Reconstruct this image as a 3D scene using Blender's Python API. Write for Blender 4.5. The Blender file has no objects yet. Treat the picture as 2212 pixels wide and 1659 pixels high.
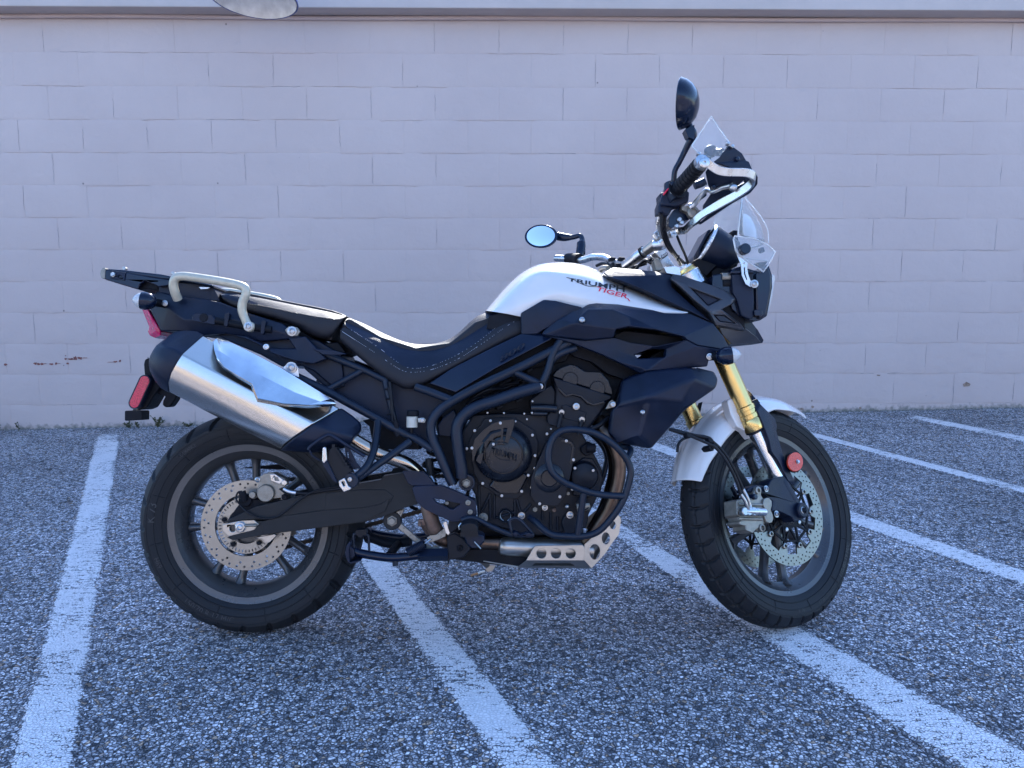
import bpy, bmesh, math, random
import numpy as np
from mathutils import Vector, Matrix, geometry, bvhtree
random.seed(7)
rnd = random.Random(11)
D = bpy.data
SC = bpy.context.scene
COL = SC.collection
rad = math.radians

# ------------------------------------------------------------------ camera
CAM_H = 1.0136
PITCH = rad(7.6)
cam = D.objects.new('camera', D.cameras.new('camera'))
COL.objects.link(cam)
cam.location = (0, 0, CAM_H)
cam.rotation_euler = (rad(90) - PITCH, 0, 0)
cam.data.sensor_width = 36
cam.data.lens = 36 * 1662 / 2212
cam.data.clip_start = 0.05
cam.data.clip_end = 3000
SC.camera = cam

# ------------------------------------------------------------------ light
SUN_EL, SUN_AZ = rad(39), rad(6)          # the sun stands behind the building, a little to the right
w = D.worlds.new('World')
SC.world = w
w.use_nodes = True
nt = w.node_tree
nt.nodes.clear()
sky = nt.nodes.new('ShaderNodeTexSky')
sky.sky_type = 'NISHITA'
sky.sun_disc = False
sky.sun_elevation = SUN_EL
sky.sun_rotation = SUN_AZ
sky.air_density = 1.0
sky.dust_density = 0.25
sky.ozone_density = 6.0
bg = nt.nodes.new('ShaderNodeBackground')
bg.inputs['Strength'].default_value = 0.15
out = nt.nodes.new('ShaderNodeOutputWorld')
nt.links.new(sky.outputs[0], bg.inputs[0])
nt.links.new(bg.outputs[0], out.inputs[0])
sl = D.lights.new('sun', 'SUN')
sl.energy = 3.6
sl.angle = rad(0.53)
sl.color = (1.0, 0.97, 0.93)
sun = D.objects.new('sun', sl)
COL.objects.link(sun)
sd = Vector((math.sin(SUN_AZ) * math.cos(SUN_EL), math.cos(SUN_AZ) * math.cos(SUN_EL), math.sin(SUN_EL)))
sun.rotation_euler = sd.to_track_quat('Z', 'Y').to_euler()
sun.location = (0, 3, 8)
SC.view_settings.view_transform = 'Standard'
SC.view_settings.look = 'None'
SC.view_settings.gamma = 1
SC.view_settings.use_curve_mapping = False
SC.view_settings.exposure = 2.0

# ------------------------------------------------------------------ frames and tracing
S_CROP = {'A': (300, 1000, .46293), 'B': (500, 1600, .46293), 'C': (1200, 1150, .46293), 'D': (1300, 1600, .46293),
          'E': (1800, 1400, .46293), 'F': (1900, 850, .46293), 'G': (2500, 250, .34720), 'H': (2500, 750, .34720),
          'I': (2600, 1400, .40506), 'J': (2600, 1900, .40506), 'K': (1300, 2000, .46293), 'L': (1900, 1900, .34720),
          'M': (0, 0, 1.85172), 'N': (0, 0, 1.0), 'Q': (0, 1300, .36166)}
def T(c, pts):
    ox, oy, s = S_CROP[c]
    return [(ox + p[0] * s, oy + p[1] * s) + tuple(p[2:]) for p in pts]
def rotm(ax, a):
    return Matrix.Rotation(a, 3, Vector(ax))
WB, PHI, RAKE = 1.5405, .5469, .441
ORIG = Vector((-.7538, 2.1386, 0.0))
RB = rotm((0, 0, 1), .0245) @ rotm((1, 0, 0), -.1408)
RBT = RB.transposed()
A0 = Vector((WB + .092, 0, 0))
SAX = Vector((-math.sin(RAKE), 0, math.cos(RAKE)))
RS = rotm(SAX, PHI)
RST = RS.transposed()
CF = Vector((WB, 0, .327))
CR = Vector((0, 0, .321))
def ray(px, py):
    a = (px / 1.85172 - 1106) / 1662
    b = -(py / 1.85172 - 829.5) / 1662
    c, s = math.cos(PITCH), math.sin(PITCH)
    return Vector((a, c + b * s, b * c - s))
def unp(p, w=None, fr='B'):
    """pixel of the photograph -> point of the motorcycle's own frame on the plane w metres to its right"""
    if len(p) > 2: w = p[2]
    if callable(w): w = w(p[0], p[1])
    ro = RBT @ (Vector((0, 0, CAM_H)) - ORIG)
    rd = RBT @ ray(p[0], p[1])
    if fr == 'S':
        ro = RST @ (ro - A0) + A0
        rd = RST @ rd
    t = (-w - ro.y) / rd.y
    return ro + rd * t
def s2b(v): return RS @ (Vector(v) - A0) + A0
def toB(v, fr): return s2b(v) if fr == 'S' else Vector(v)

# ------------------------------------------------------------------ materials
MATS = {}
def mat(name, col, rough=.5, metal=0., bump=0., bscale=200., nvar=.12, nscale=12., coat=0., trans=0., ior=1.45,
        rvar=.08, stretch=None, col2=None, spec=None, aniso=0., alpha=None, nlo=.35, nhi=.7, sheen=0.):
    if name in MATS: return MATS[name]
    m = D.materials.new(name); MATS[name] = m
    m.use_nodes = True
    n = m.node_tree.nodes; L = m.node_tree.links
    b = n['Principled BSDF']
    tc = n.new('ShaderNodeTexCoord')
    mp = n.new('ShaderNodeMapping')
    if stretch: mp.inputs['Scale'].default_value = stretch
    L.new(tc.outputs['Object'], mp.inputs[0])
    nz = n.new('ShaderNodeTexNoise'); nz.inputs['Scale'].default_value = nscale
    nz.inputs['Detail'].default_value = 6; nz.inputs['Roughness'].default_value = .62
    L.new(mp.outputs[0], nz.inputs[0])
    mr = n.new('ShaderNodeMapRange')
    mr.inputs[1].default_value = nlo; mr.inputs[2].default_value = nhi
    L.new(nz.outputs[0], mr.inputs[0])
    mx = n.new('ShaderNodeMix'); mx.data_type = 'RGBA'
    c2 = col2 or tuple(min(1, c * (1 + nvar * 2) + nvar * .01) for c in col)
    c1 = col if col2 else tuple(c * (1 - nvar) for c in col)
    mx.inputs[6].default_value = (*c1, 1); mx.inputs[7].default_value = (*c2, 1)
    L.new(mr.outputs[0], mx.inputs[0]); L.new(mx.outputs[2], b.inputs['Base Color'])
    mr2 = n.new('ShaderNodeMapRange')
    mr2.inputs[3].default_value = max(.02, rough - rvar); mr2.inputs[4].default_value = min(1, rough + rvar)
    L.new(nz.outputs[0], mr2.inputs[0]); mr2.inputs[1].default_value = .3; mr2.inputs[2].default_value = .7
    L.new(mr2.outputs[0], b.inputs['Roughness'])
    b.inputs['Metallic'].default_value = metal
    b.inputs['Coat Weight'].default_value = coat
    b.inputs['Coat Roughness'].default_value = .06
    b.inputs['Transmission Weight'].default_value = trans
    b.inputs['IOR'].default_value = ior
    b.inputs['Anisotropic'].default_value = aniso
    if spec is not None: b.inputs['Specular IOR Level'].default_value = spec
    if sheen: b.inputs['Sheen Weight'].default_value = sheen
    if alpha is not None: b.inputs['Alpha'].default_value = alpha
    if bump:
        nb = n.new('ShaderNodeTexNoise'); nb.inputs['Scale'].default_value = bscale
        nb.inputs['Detail'].default_value = 3
        L.new(mp.outputs[0], nb.inputs[0])
        bp = n.new('ShaderNodeBump'); bp.inputs['Strength'].default_value = bump
        bp.inputs['Distance'].default_value = .001
        L.new(nb.outputs[0], bp.inputs['Height']); L.new(bp.outputs[0], b.inputs['Normal'])
    return m
mat('plastic', (.0034, .0080, .0235), .38, bump=.5, bscale=900, nvar=.2, spec=.32)  # black plastic; the blue of sky and lens flare is put into the colour
mat('plastic_gloss', (.0028, .0075, .024), .18, nvar=.1, spec=.4)  # glossy black, with the same blue skylight tinted into the base
mat('plastic_dark', (.003, .004, .008), .55, bump=.4, bscale=700, nvar=.3, spec=.2)
mat('frame_paint', (.0068, .0125, .026), .36, nvar=.15, bump=.2, bscale=1200, spec=.35)  # dark frame tubes, blue cast of the sky added to the paint colour
mat('engine', (.0065, .0085, .0145), .38, nvar=.15, nscale=30, bump=.5, bscale=800, spec=.25)
mat('engine_satin', (.0055, .0075, .0135), .27, nvar=.05, nscale=8, spec=.45, rvar=.03)
mat('rubber', (.010, .021, .025), .62, nvar=.35, nscale=25, bump=.5, bscale=500)
mat('rubber_part', (.005, .006, .010), .5, nvar=.2, spec=.3)
mat('tyre', (.009, .0105, .0145), .58, nvar=.0, col2=(.018, .0185, .021), nscale=9, bump=.6, bscale=600, rvar=.1, spec=.3)
mat('wheel', (.075, .078, .086), .30, .5, nvar=.0, col2=(.095, .095, .098), nscale=7, bump=.2, bscale=900)
mat('tyre_letter', (.034, .035, .040), .5, nvar=.1)
mat('swingarm', (.009, .011, .015), .42, nvar=0., col2=(.019, .020, .023), nscale=16, bump=.5, bscale=700, stretch=(.6, 1, 2), spec=.3)
mat('seat', (.0036, .0085, .025), .48, nvar=.15, bump=1.0, bscale=650, spec=.32)  # black seat cover; its navy is sky and flare light painted in
mat('seat_side', (.011, .012, .018), .5, nvar=.15, bump=.8, bscale=650, spec=.35)
mat('thread', (.40, .42, .48), .7, nvar=.05)
mat('white_paint', (.63, .62, .625), .2, coat=.8, nvar=.02, nscale=4, rvar=.02)
mat('brushed', (.44, .42, .395), .36, .95, nvar=.0, col2=(.34, .32, .30), nscale=14, nlo=.45, nhi=.75, rvar=.06)
mat('muffler', (.56, .53, .49), .24, 1., nvar=0., col2=(.50, .44, .39), nscale=3, nlo=.4, nhi=.8, rvar=.04)
mat('shield', (.60, .62, .65), .15, 1., nvar=.08, nscale=14, rvar=.05)
mat('alu', (.52, .53, .55), .3, 1., nvar=.1, nscale=40, bump=.2, bscale=600)
mat('alu_cast', (.24, .225, .20), .45, .7, nvar=.15, nscale=50, bump=.5, bscale=500)
mat('grab_rail', (.46, .425, .34), .38, .25, nvar=.06, nscale=60, bump=.2, bscale=900)
mat('disc', (.29, .285, .275), .34, 1., nvar=.03, nscale=20, rvar=.02)
mat('disc_front', (.20, .205, .195), .38, 1., nvar=.15, nscale=60)
mat('chrome', (.72, .73, .75), .2, 1., nvar=.0, rvar=.01)
mat('bolt', (.36, .37, .39), .30, 1., nvar=.1)
mat('gold', (.72, .51, .20), .27, 1., nvar=.03, nscale=6, rvar=.02)
mat('pipe', (.10, .07, .055), .4, 1., nvar=0., col2=(.20, .14, .11), nscale=14, bump=.4, bscale=400)
mat('pipe_bright', (.5, .44, .38), .2, 1., nvar=0., col2=(.38, .26, .18), nscale=9)
mat('rusty', (.13, .085, .07), .5, .6, nvar=0., col2=(.22, .15, .12), nscale=40, bump=.8, bscale=400)
mat('dirty_alu', (.30, .28, .25), .5, .8, nvar=0., col2=(.12, .10, .08), nscale=90, nlo=.55, nhi=.7, bump=.5, bscale=500)
mat('chain_steel', (.035, .03, .028), .45, .6, nvar=.2, nscale=80)
mat('red_lens', (.50, .005, .09), .12, nvar=.15, nscale=60, coat=.5)
mat('red_reflector', (.70, .02, .07), .2, nvar=.35, nscale=500, coat=.6, bump=2.5, bscale=900)
mat('orange_reflector', (.70, .055, .02), .2, nvar=.25, nscale=400, coat=.6, bump=2, bscale=800)
mat('clear', (.86, .90, .95), .04, trans=.90, ior=1.3, nvar=.0, rvar=.01)
mat('clear_lens', (.93, .95, .98), .12, trans=.55, ior=1.4, nvar=.0)
mat('reservoir', (.62, .60, .53), .35, trans=.25, nvar=.08)
mat('mirror_glass', (.9, .92, .95), .015, 1., nvar=0., rvar=.0)
mat('decal_black', (.02, .022, .03), .3, nvar=.0)
mat('decal_red', (.72, .02, .06), .3, nvar=.0)
mat('silver_plastic', (.045, .048, .060), .33, .45, nvar=.1)
mat('lens_inner', (.6, .62, .66), .25, .5, nvar=.2, nscale=70)

# ------------------------------------------------------------------ mesh builders (motorcycle frame)
ROOT = D.objects.new('motorcycle', None)
COL.objects.link(ROOT)
ROOT.matrix_world = Matrix.Translation(ORIG) @ RB.to_4x4()
ROOT['label'] = 'white and black adventure motorcycle with gold front fork parked beside the painted block wall'
ROOT['category'] = 'motorcycle'
def link(o, parent):
    COL.objects.link(o)
    if parent is not None: o.parent = parent
    return o
def group_part(name, parent=ROOT):
    o = D.objects.new(name, None)
    o.empty_display_size = .05
    return link(o, parent)
def finish(me, m, smooth=35):
    bm = bmesh.new(); bm.from_mesh(me)
    bmesh.ops.remove_doubles(bm, verts=bm.verts, dist=1e-6)
    bmesh.ops.recalc_face_normals(bm, faces=bm.faces)
    bm.to_mesh(me); bm.free()
    if isinstance(m, str): m = MATS[m]
    me.materials.append(m)
    me.shade_smooth()
    if smooth is not None and smooth < 180: me.set_sharp_from_angle(angle=rad(smooth))
def mk(name, verts, faces, m, parent=ROOT, fr='B', smooth=35, bevel=0., subd=0, bseg=2, solid=0., soff=-1, kind=None):
    me = D.meshes.new(name)
    me.from_pydata([tuple(toB(v, fr)) for v in verts], [], faces)
    finish(me, m, smooth)
    o = link(D.objects.new(name, me), parent)
    if subd:
        s = o.modifiers.new('subd', 'SUBSURF'); s.levels = subd; s.render_levels = subd
    if solid:
        s = o.modifiers.new('solid', 'SOLIDIFY'); s.thickness = solid; s.offset = soff
    if bevel:
        b = o.modifiers.new('bevel', 'BEVEL'); b.width = bevel; b.segments = bseg
        b.limit_method = 'ANGLE'; b.angle_limit = rad(28); b.harden_normals = True
        me.set_sharp_from_angle(angle=rad(80)) if smooth else None
    if kind: o['kind'] = kind
    return o
def tess(loops):
    vs = [[Vector((p[0], p[1], 0)) for p in l] for l in loops]
    return geometry.tessellate_polygon(vs)
def prism(name, pts, w1, w0, m, parent=ROOT, fr='B', holes=(), bevel=.003, mir=False, thick=None, smooth=35, bseg=2):
    """plate traced on its near face (w1, may be a function of the pixel) and carried back to w0 (or by a thickness)"""
    loops3, loops2 = [], []
    for l in [pts] + list(holes):
        q = [unp(p, w1 if len(p) < 3 else p[2], fr) for p in l]
        loops3.append(q); loops2.append([(v.x, v.z) for v in q])
    tris = tess(loops2)
    near = [v for l in loops3 for v in l]
    n = len(near)
    far = [Vector((v.x, (v.y + thick) if thick else -w0, v.z)) for v in near]
    verts = near + far
    faces = [tuple(t) for t in tris] + [tuple(i + n for i in reversed(t)) for t in tris]
    k = 0
    for l in loops3:
        c = len(l)
        for i in range(c):
            a, b = k + i, k + (i + 1) % c
            faces.append((a, b, b + n, a + n))
        k += c
    o = mk(name, verts, faces, m, parent, fr, smooth, bevel, bseg=bseg)
    if mir:
        mk(name, [Vector((v.x, -v.y, v.z)) for v in verts], faces, m, parent, fr, smooth, bevel, bseg=bseg)
    return o
def sheet(name, rows, m, parent=ROOT, fr='B', mir=True, subd=2, solid=0., smooth=180, closed=False, bevel=0., sep=False):
    """grid surface through traced rows; mirrored about the machine's middle plane when mir"""
    R = [[unp(p, None, fr) for p in r] for r in rows]
    if mir and not sep:
        far = [[Vector((v.x, -v.y, v.z)) for v in r] for r in reversed(R)]
        if all(abs(v.y) < 1e-4 for v in R[0]): R = far[:-1] + R
        else: R = far + R
    c = len(R[0])
    verts = [v for r in R for v in r]
    faces = []
    for i in range(len(R) - 1):
        for j in range(c - 1):
            a = i * c + j
            faces.append((a, a + 1, a + c + 1, a + c))
    if closed:
        for j in range(c - 1):
            a = (len(R) - 1) * c + j
            faces.append((a, a + 1, j + 1, j))
    o = mk(name, verts, faces, m, parent, fr, smooth, bevel=bevel, subd=subd, solid=solid)
    if mir and sep:
        mk(name, [Vector((v.x, -v.y, v.z)) for v in verts], faces, m, parent, fr, smooth, bevel=bevel, subd=subd, solid=solid)
    return o
def facet(name, verts, faces, m, parent=ROOT, fr='B', thick=.03, bevel=.004, subd=0, mir=False, smooth=35):
    """creased panel: traced vertices with their own depth, closed at the back by a flat inner face"""
    V = [unp(p, None, fr) for p in verts]
    n = len(V)
    edges = {}
    for f in faces:
        for i in range(len(f)):
            a, b = f[i], f[(i + 1) % len(f)]
            edges[(a, b)] = edges.get((a, b), 0) + 1
    F = [tuple(f) for f in faces] + [tuple(i + n for i in reversed(f)) for f in faces]
    for (a, b) in edges:
        if (b, a) not in edges: F.append((b, a, a + n, b + n))
    VV = V + [Vector((v.x, v.y + thick, v.z)) for v in V]
    o = mk(name, VV, F, m, parent, fr, smooth, bevel, bseg=3, subd=subd)
    if mir: mk(name, [Vector((v.x, -v.y, v.z)) for v in VV], F, m, parent, fr, smooth, bevel, bseg=3, subd=subd)
    return o
def catmull(P, n=6, closed=False):
    if len(P) < 3: return list(P)
    o = []
    N = len(P)
    for i in range(N if closed else N - 1):
        if closed: a, b, c, d = P[(i - 1) % N], P[i], P[(i + 1) % N], P[(i + 2) % N]
        else:
            b, c = P[i], P[i + 1]
            a = P[i - 1] if i else b + (b - c)
            d = P[i + 2] if i + 2 < N else c + (c - b)
        for k in range(n):
            t = k / n
            o.append(.5 * ((2 * b) + (c - a) * t + (2 * a - 5 * b + 4 * c - d) * t * t + (3 * b - a - 3 * c + d) * t ** 3))
    if not closed: o.append(P[-1].copy())
    return o
def sweep(P, r, seg=12, closed=False, rect=None, up=None):
    """verts, faces of a tube (or flat bar) along 3-D points"""
    n = len(P)
    rr = r if isinstance(r, (list, tuple)) else [r] * n
    if len(rr) != n:
        rr = [rr[min(len(rr) - 1, int(i / (n - 1) * (len(rr) - 1)))] * (1 - (i / (n - 1) * (len(rr) - 1)) % 1) +
              rr[min(len(rr) - 1, int(i / (n - 1) * (len(rr) - 1)) + 1)] * ((i / (n - 1) * (len(rr) - 1)) % 1) for i in range(n)]
    tan = []
    for i in range(n):
        a = P[(i - 1) % n] if (closed or i) else P[i]
        b = P[(i + 1) % n] if (closed or i < n - 1) else P[i]
        tan.append((b - a).normalized())
    t0 = tan[0]
    u = up or (Vector((0, 1, 0)) if abs(t0.y) < .9 else Vector((1, 0, 0)))
    u = (u - t0 * u.dot(t0)).normalized()
    verts, faces = [], []
    prof = rect or [(math.cos(2 * math.pi * k / seg), math.sin(2 * math.pi * k / seg)) for k in range(seg)]
    m = len(prof)
    for i in range(n):
        t = tan[i]
        if up is not None: u = up
        u = (u - t * u.dot(t)).normalized()
        v = t.cross(u)
        for (a, b) in prof: verts.append(P[i] + (u * a + v * b) * (rr[i] if not rect else 1))
    for i in range(n if closed else n - 1):
        j = (i + 1) % n
        for k in range(m):
            faces.append((i * m + k, i * m + (k + 1) % m, j * m + (k + 1) % m, j * m + k))
    if not closed:
        faces.append(tuple(range(m - 1, -1, -1)))
        faces.append(tuple((n - 1) * m + k for k in range(m)))
    return verts, faces
def tube(name, pts, r, m, parent=ROOT, fr='B', seg=12, n=6, closed=False, mir=False, smooth=50, rect=None, up=None, raw=False, bevel=0.):
    P = list(pts) if raw else [unp(p, None, fr) for p in pts]
    P = catmull([Vector(p) for p in P], n, closed)
    v, f = sweep(P, r, seg, closed, rect, up)
    o = mk(name, v, f, m, parent, fr, smooth, bevel=bevel)
    if mir: mk(name, [Vector((q.x, -q.y, q.z)) for q in v], f, m, parent, fr, smooth, bevel=bevel)
    return o
def lathe_geo(c, axis, prof, seg=32, closed=False, squash=None):
    axis = Vector(axis).normalized()
    u = Vector((0, 0, 1)) if abs(axis.z) < .9 else Vector((1, 0, 0))
    u = (u - axis * u.dot(axis)).normalized(); v = axis.cross(u)
    sq = squash or (1, 1)
    verts, faces = [], []
    for (r, h) in prof:
        for k in range(seg):
            a = 2 * math.pi * k / seg
            verts.append(Vector(c) + axis * h + (u * math.cos(a) * sq[0] + v * math.sin(a) * sq[1]) * max(r, 1e-5))
    m = len(prof)
    for i in range(m if closed else m - 1):
        j = (i + 1) % m
        for k in range(seg):
            faces.append((i * seg + k, i * seg + (k + 1) % seg, j * seg + (k + 1) % seg, j * seg + k))
    if not closed:
        faces.append(tuple(range(seg))); faces.append(tuple((m - 1) * seg + k for k in range(seg - 1, -1, -1)))
    return verts, faces
def lathe(name, c, axis, prof, m, parent=ROOT, fr='B', seg=32, closed=False, smooth=35, squash=None, bevel=0.):
    v, f = lathe_geo(c, axis, prof, seg, closed, squash)
    return mk(name, v, f, m, parent, fr, smooth, bevel=bevel)
LAT = Vector((0, -1, 0))     # towards the right-hand side of the machine
def drum(name, p, r, w1, w0, m, parent=ROOT, fr='B', seg=28, edge=.002, prof=None, mir=False):
    c = unp(p, w1, fr); c = Vector((c.x, -w0, c.z)); h = w1 - w0
    pr = prof or [(r, 0), (r, h - edge), (r - edge, h)]
    o = lathe(name, c, LAT, pr, m, parent, fr, seg)
    if mir: lathe(name, Vector((c.x, -c.y, c.z)), -LAT, pr, m, parent, fr, seg)
    return o
# bolts share a few meshes
def bolt_mesh(kind):
    v, f = [], []
    if kind == 'socket': pr = [(1, 0), (1, .75), (.86, .95), (.5, 1.), (.48, .55), (.3, .5)]; seg = 16
    elif kind == 'hex': pr = [(1.25, 0), (1.25, .2), (.95, .22), (.95, .8), (.8, .95), (.3, .95)]; seg = 6
    elif kind == 'washer': pr = [(1.35, 0), (1.35, .18), (.95, .2), (.9, .7), (.5, .85), (.42, .4)]; seg = 18
    else: pr = [(1, 0), (.92, .35), (.7, .6), (.42, .7), (.38, .45), (.1, .4)]; seg = 16
    v, f = lathe_geo((0, 0, 0), LAT, pr, seg)
    me = D.meshes.new('bolt'); me.from_pydata([tuple(q) for q in v], [], f)
    finish(me, 'bolt', 30)
    return me
BM = {}
def bolt(c, x, y, w, r, kind='socket', parent=ROOT, fr='B', m=None):
    key = (kind, m)
    if key not in BM:
        BM[key] = bolt_mesh(kind)
        if m: BM[key].materials.clear(); BM[key].materials.append(MATS[m])
    p = unp(T(c, [(x, y)])[0], w, fr)
    o = D.objects.new('bolt', BM[key])
    o.location = toB(p, fr)
    r *= .70
    o.scale = (r, r, r)
    if fr == 'S': o.rotation_euler = RS.to_euler()
    return link(o, parent)
def text_geo(s, bold=0.):
    cu = D.curves.new('t', 'FONT'); cu.body = s; cu.size = 1; cu.offset = bold; cu.resolution_u = 3
    ob = D.objects.new('t', cu); COL.objects.link(ob)
    dg = bpy.context.evaluated_depsgraph_get(); dg.update()
    me = D.meshes.new_from_object(ob.evaluated_get(dg))
    V = [(v.co.x, v.co.y) for v in me.vertices]; Fc = [tuple(p.vertices) for p in me.polygons]
    D.objects.remove(ob); D.curves.remove(cu); D.meshes.remove(me)
    x0 = min(v[0] for v in V); x1 = max(v[0] for v in V); y0 = min(v[1] for v in V); y1 = max(v[1] for v in V)
    return [((v[0] - x0) / (x1 - x0), (v[1] - y0) / (y1 - y0)) for v in V], Fc

# ------------------------------------------------------------------ ground
def wall_y(x): return 5.083 + .0126 * x
def base_z(x): return .035 + max(-1.2, min(2.2, (x + 3.33) / 6.73)) * .135
def gz(x, y):
    t = max(0., min(1., (y - 2.35) / (wall_y(x) - 2.35)))
    return base_z(x) * t ** 1.25
def on_ground(px, py):
    d = ray(px, py); z = 0.
    for _ in range(12):
        t = (z - CAM_H) / d.z
        p = Vector((0, 0, CAM_H)) + d * t
        z = gz(p.x, p.y)
    return p
def setting_mesh(name, verts, faces, m, parent=None, smooth=None, bevel=0.):
    me = D.meshes.new(name); me.from_pydata([tuple(v) for v in verts], [], faces)
    me.materials.append(MATS[m] if isinstance(m, str) else m)
    bm = bmesh.new(); bm.from_mesh(me); bmesh.ops.recalc_face_normals(bm, faces=bm.faces); bm.to_mesh(me); bm.free()
    if smooth is not None: me.shade_smooth(); me.set_sharp_from_angle(angle=rad(smooth))
    o = link(D.objects.new(name, me), parent)
    if bevel:
        b = o.modifiers.new('bevel', 'BEVEL'); b.width = bevel; b.segments = 2
    return o
def box(x0, x1, y0, y1, z0, z1):
    v = [(x, y, z) for z in (z0, z1) for y in (y0, y1) for x in (x0, x1)]
    return v, [(0, 2, 3, 1), (4, 5, 7, 6), (0, 1, 5, 4), (2, 6, 7, 3), (0, 4, 6, 2), (1, 3, 7, 5)]

def asphalt_group():
    g = D.node_groups.new('asphalt_surface', 'ShaderNodeTree')
    g.interface.new_socket('Color', in_out='OUTPUT', socket_type='NodeSocketColor')
    g.interface.new_socket('Height', in_out='OUTPUT', socket_type='NodeSocketFloat')
    g.interface.new_socket('Position', in_out='OUTPUT', socket_type='NodeSocketVector')
    n, L = g.nodes, g.links
    o = n.new('NodeGroupOutput')
    geo = n.new('ShaderNodeNewGeometry')
    wn = n.new('ShaderNodeTexNoise'); wn.inputs['Scale'].default_value = 48; L.new(geo.outputs['Position'], wn.inputs[0])
    ad = n.new('ShaderNodeVectorMath'); ad.operation = 'MULTIPLY_ADD'
    ad.inputs[1].default_value = (.011, .011, .0); L.new(wn.outputs['Color'], ad.inputs[0]); L.new(geo.outputs['Position'], ad.inputs[2])
    vo = n.new('ShaderNodeTexVoronoi'); vo.inputs['Scale'].default_value = 108; L.new(ad.outputs[0], vo.inputs[0])
    ve = n.new('ShaderNodeTexVoronoi'); ve.feature = 'DISTANCE_TO_EDGE'; ve.inputs['Scale'].default_value = 108; L.new(ad.outputs[0], ve.inputs[0])
    v2 = n.new('ShaderNodeTexVoronoi'); v2.inputs['Scale'].default_value = 260; L.new(ad.outputs[0], v2.inputs[0])
    sep = n.new('ShaderNodeSeparateColor'); L.new(vo.outputs['Color'], sep.inputs[0])
    cr = n.new('ShaderNodeValToRGB'); L.new(sep.outputs[0], cr.inputs[0])
    e = cr.color_ramp.elements
    e[0].position = 0; e[0].color = (.06, .064, .075, 1); e[1].position = 1; e[1].color = (.76, .72, .75, 1)
    for p, c in ((.25, (.235, .225, .24, 1)), (.48, (.44, .42, .44, 1)), (.70, (.56, .525, .545, 1)), (.86, (.66, .61, .60, 1))):
        q = e.new(p); q.color = c
    # tan and brown stones here and there
    cr2 = n.new('ShaderNodeValToRGB'); L.new(sep.outputs[1], cr2.inputs[0])
    cr2.color_ramp.elements[0].position = .90; cr2.color_ramp.elements[0].color = (0, 0, 0, 1)
    cr2.color_ramp.elements[1].position = .95; cr2.color_ramp.elements[1].color = (1, 1, 1, 1)
    mt = n.new('ShaderNodeMix'); mt.data_type = 'RGBA'; mt.blend_type = 'MULTIPLY'; mt.inputs[7].default_value = (.85, .62, .42, 1)
    L.new(cr2.outputs[0], mt.inputs[0]); L.new(cr.outputs[0], mt.inputs[6])
    # dark binder between the stones
    me = n.new('ShaderNodeMapRange'); me.inputs[1].default_value = .0; me.inputs[2].default_value = .20; L.new(ve.outputs['Distance'], me.inputs[0])
    sp2 = n.new('ShaderNodeSeparateColor'); L.new(v2.outputs['Color'], sp2.inputs[0])
    fine = n.new('ShaderNodeMapRange'); fine.inputs[3].default_value = .5; fine.inputs[4].default_value = 1.35; L.new(sp2.outputs[2], fine.inputs[0])
    mb = n.new('ShaderNodeMix'); mb.data_type = 'RGBA'; mb.inputs[6].default_value = (.03, .033, .042, 1)
    L.new(me.outputs[0], mb.inputs[0]); L.new(mt.outputs[2], mb.inputs[7])
    mf = n.new('ShaderNodeMix'); mf.data_type = 'RGBA'; mf.blend_type = 'MULTIPLY'; mf.inputs[0].default_value = 1
    L.new(mb.outputs[2], mf.inputs[6]); L.new(fine.outputs[0], mf.inputs[7])
    # broad wear
    bn = n.new('ShaderNodeTexNoise'); bn.inputs['Scale'].default_value = 1.1; bn.inputs['Detail'].default_value = 8; bn.inputs['Roughness'].default_value = .65
    L.new(geo.outputs['Position'], bn.inputs[0])
    bm_ = n.new('ShaderNodeMapRange'); bm_.inputs[1].default_value = .3; bm_.inputs[2].default_value = .72; bm_.inputs[3].default_value = .88; bm_.inputs[4].default_value = 1.75
    L.new(bn.outputs[0], bm_.inputs[0])
    ms = n.new('ShaderNodeMix'); ms.data_type = 'RGBA'; ms.blend_type = 'MULTIPLY'; ms.inputs[0].default_value = 1
    L.new(mf.outputs[2], ms.inputs[6]); L.new(bm_.outputs[0], ms.inputs[7])
    # tar spots
    tn = n.new('ShaderNodeTexNoise'); tn.inputs['Scale'].default_value = 13; tn.inputs['Detail'].default_value = 4; L.new(geo.outputs['Position'], tn.inputs[0])
    tm = n.new('ShaderNodeMapRange'); tm.inputs[1].default_value = .63; tm.inputs[2].default_value = .70; tm.inputs[3].default_value = 1; tm.inputs[4].default_value = .45
    L.new(tn.outputs[0], tm.inputs[0])
    mz = n.new('ShaderNodeMix'); mz.data_type = 'RGBA'; mz.blend_type = 'MULTIPLY'; mz.inputs[0].default_value = 1
    L.new(ms.outputs[2], mz.inputs[6]); L.new(tm.outputs[0], mz.inputs[7])
    gm = n.new('ShaderNodeGamma'); gm.inputs[1].default_value = 1.0
    L.new(mz.outputs[2], gm.inputs[0])
    hh = n.new('ShaderNodeMath'); hh.operation = 'ADD'; L.new(me.outputs[0], hh.inputs[0])
    h2 = n.new('ShaderNodeMath'); h2.operation = 'MULTIPLY'; h2.inputs[1].default_value = .8; L.new(sep.outputs[2], h2.inputs[0]); L.new(h2.outputs[0], hh.inputs[1])
    L.new(gm.outputs[0], o.inputs[0]); L.new(hh.outputs[0], o.inputs[1]); L.new(geo.outputs['Position'], o.inputs[2])
    return g
AG = asphalt_group()
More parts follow.
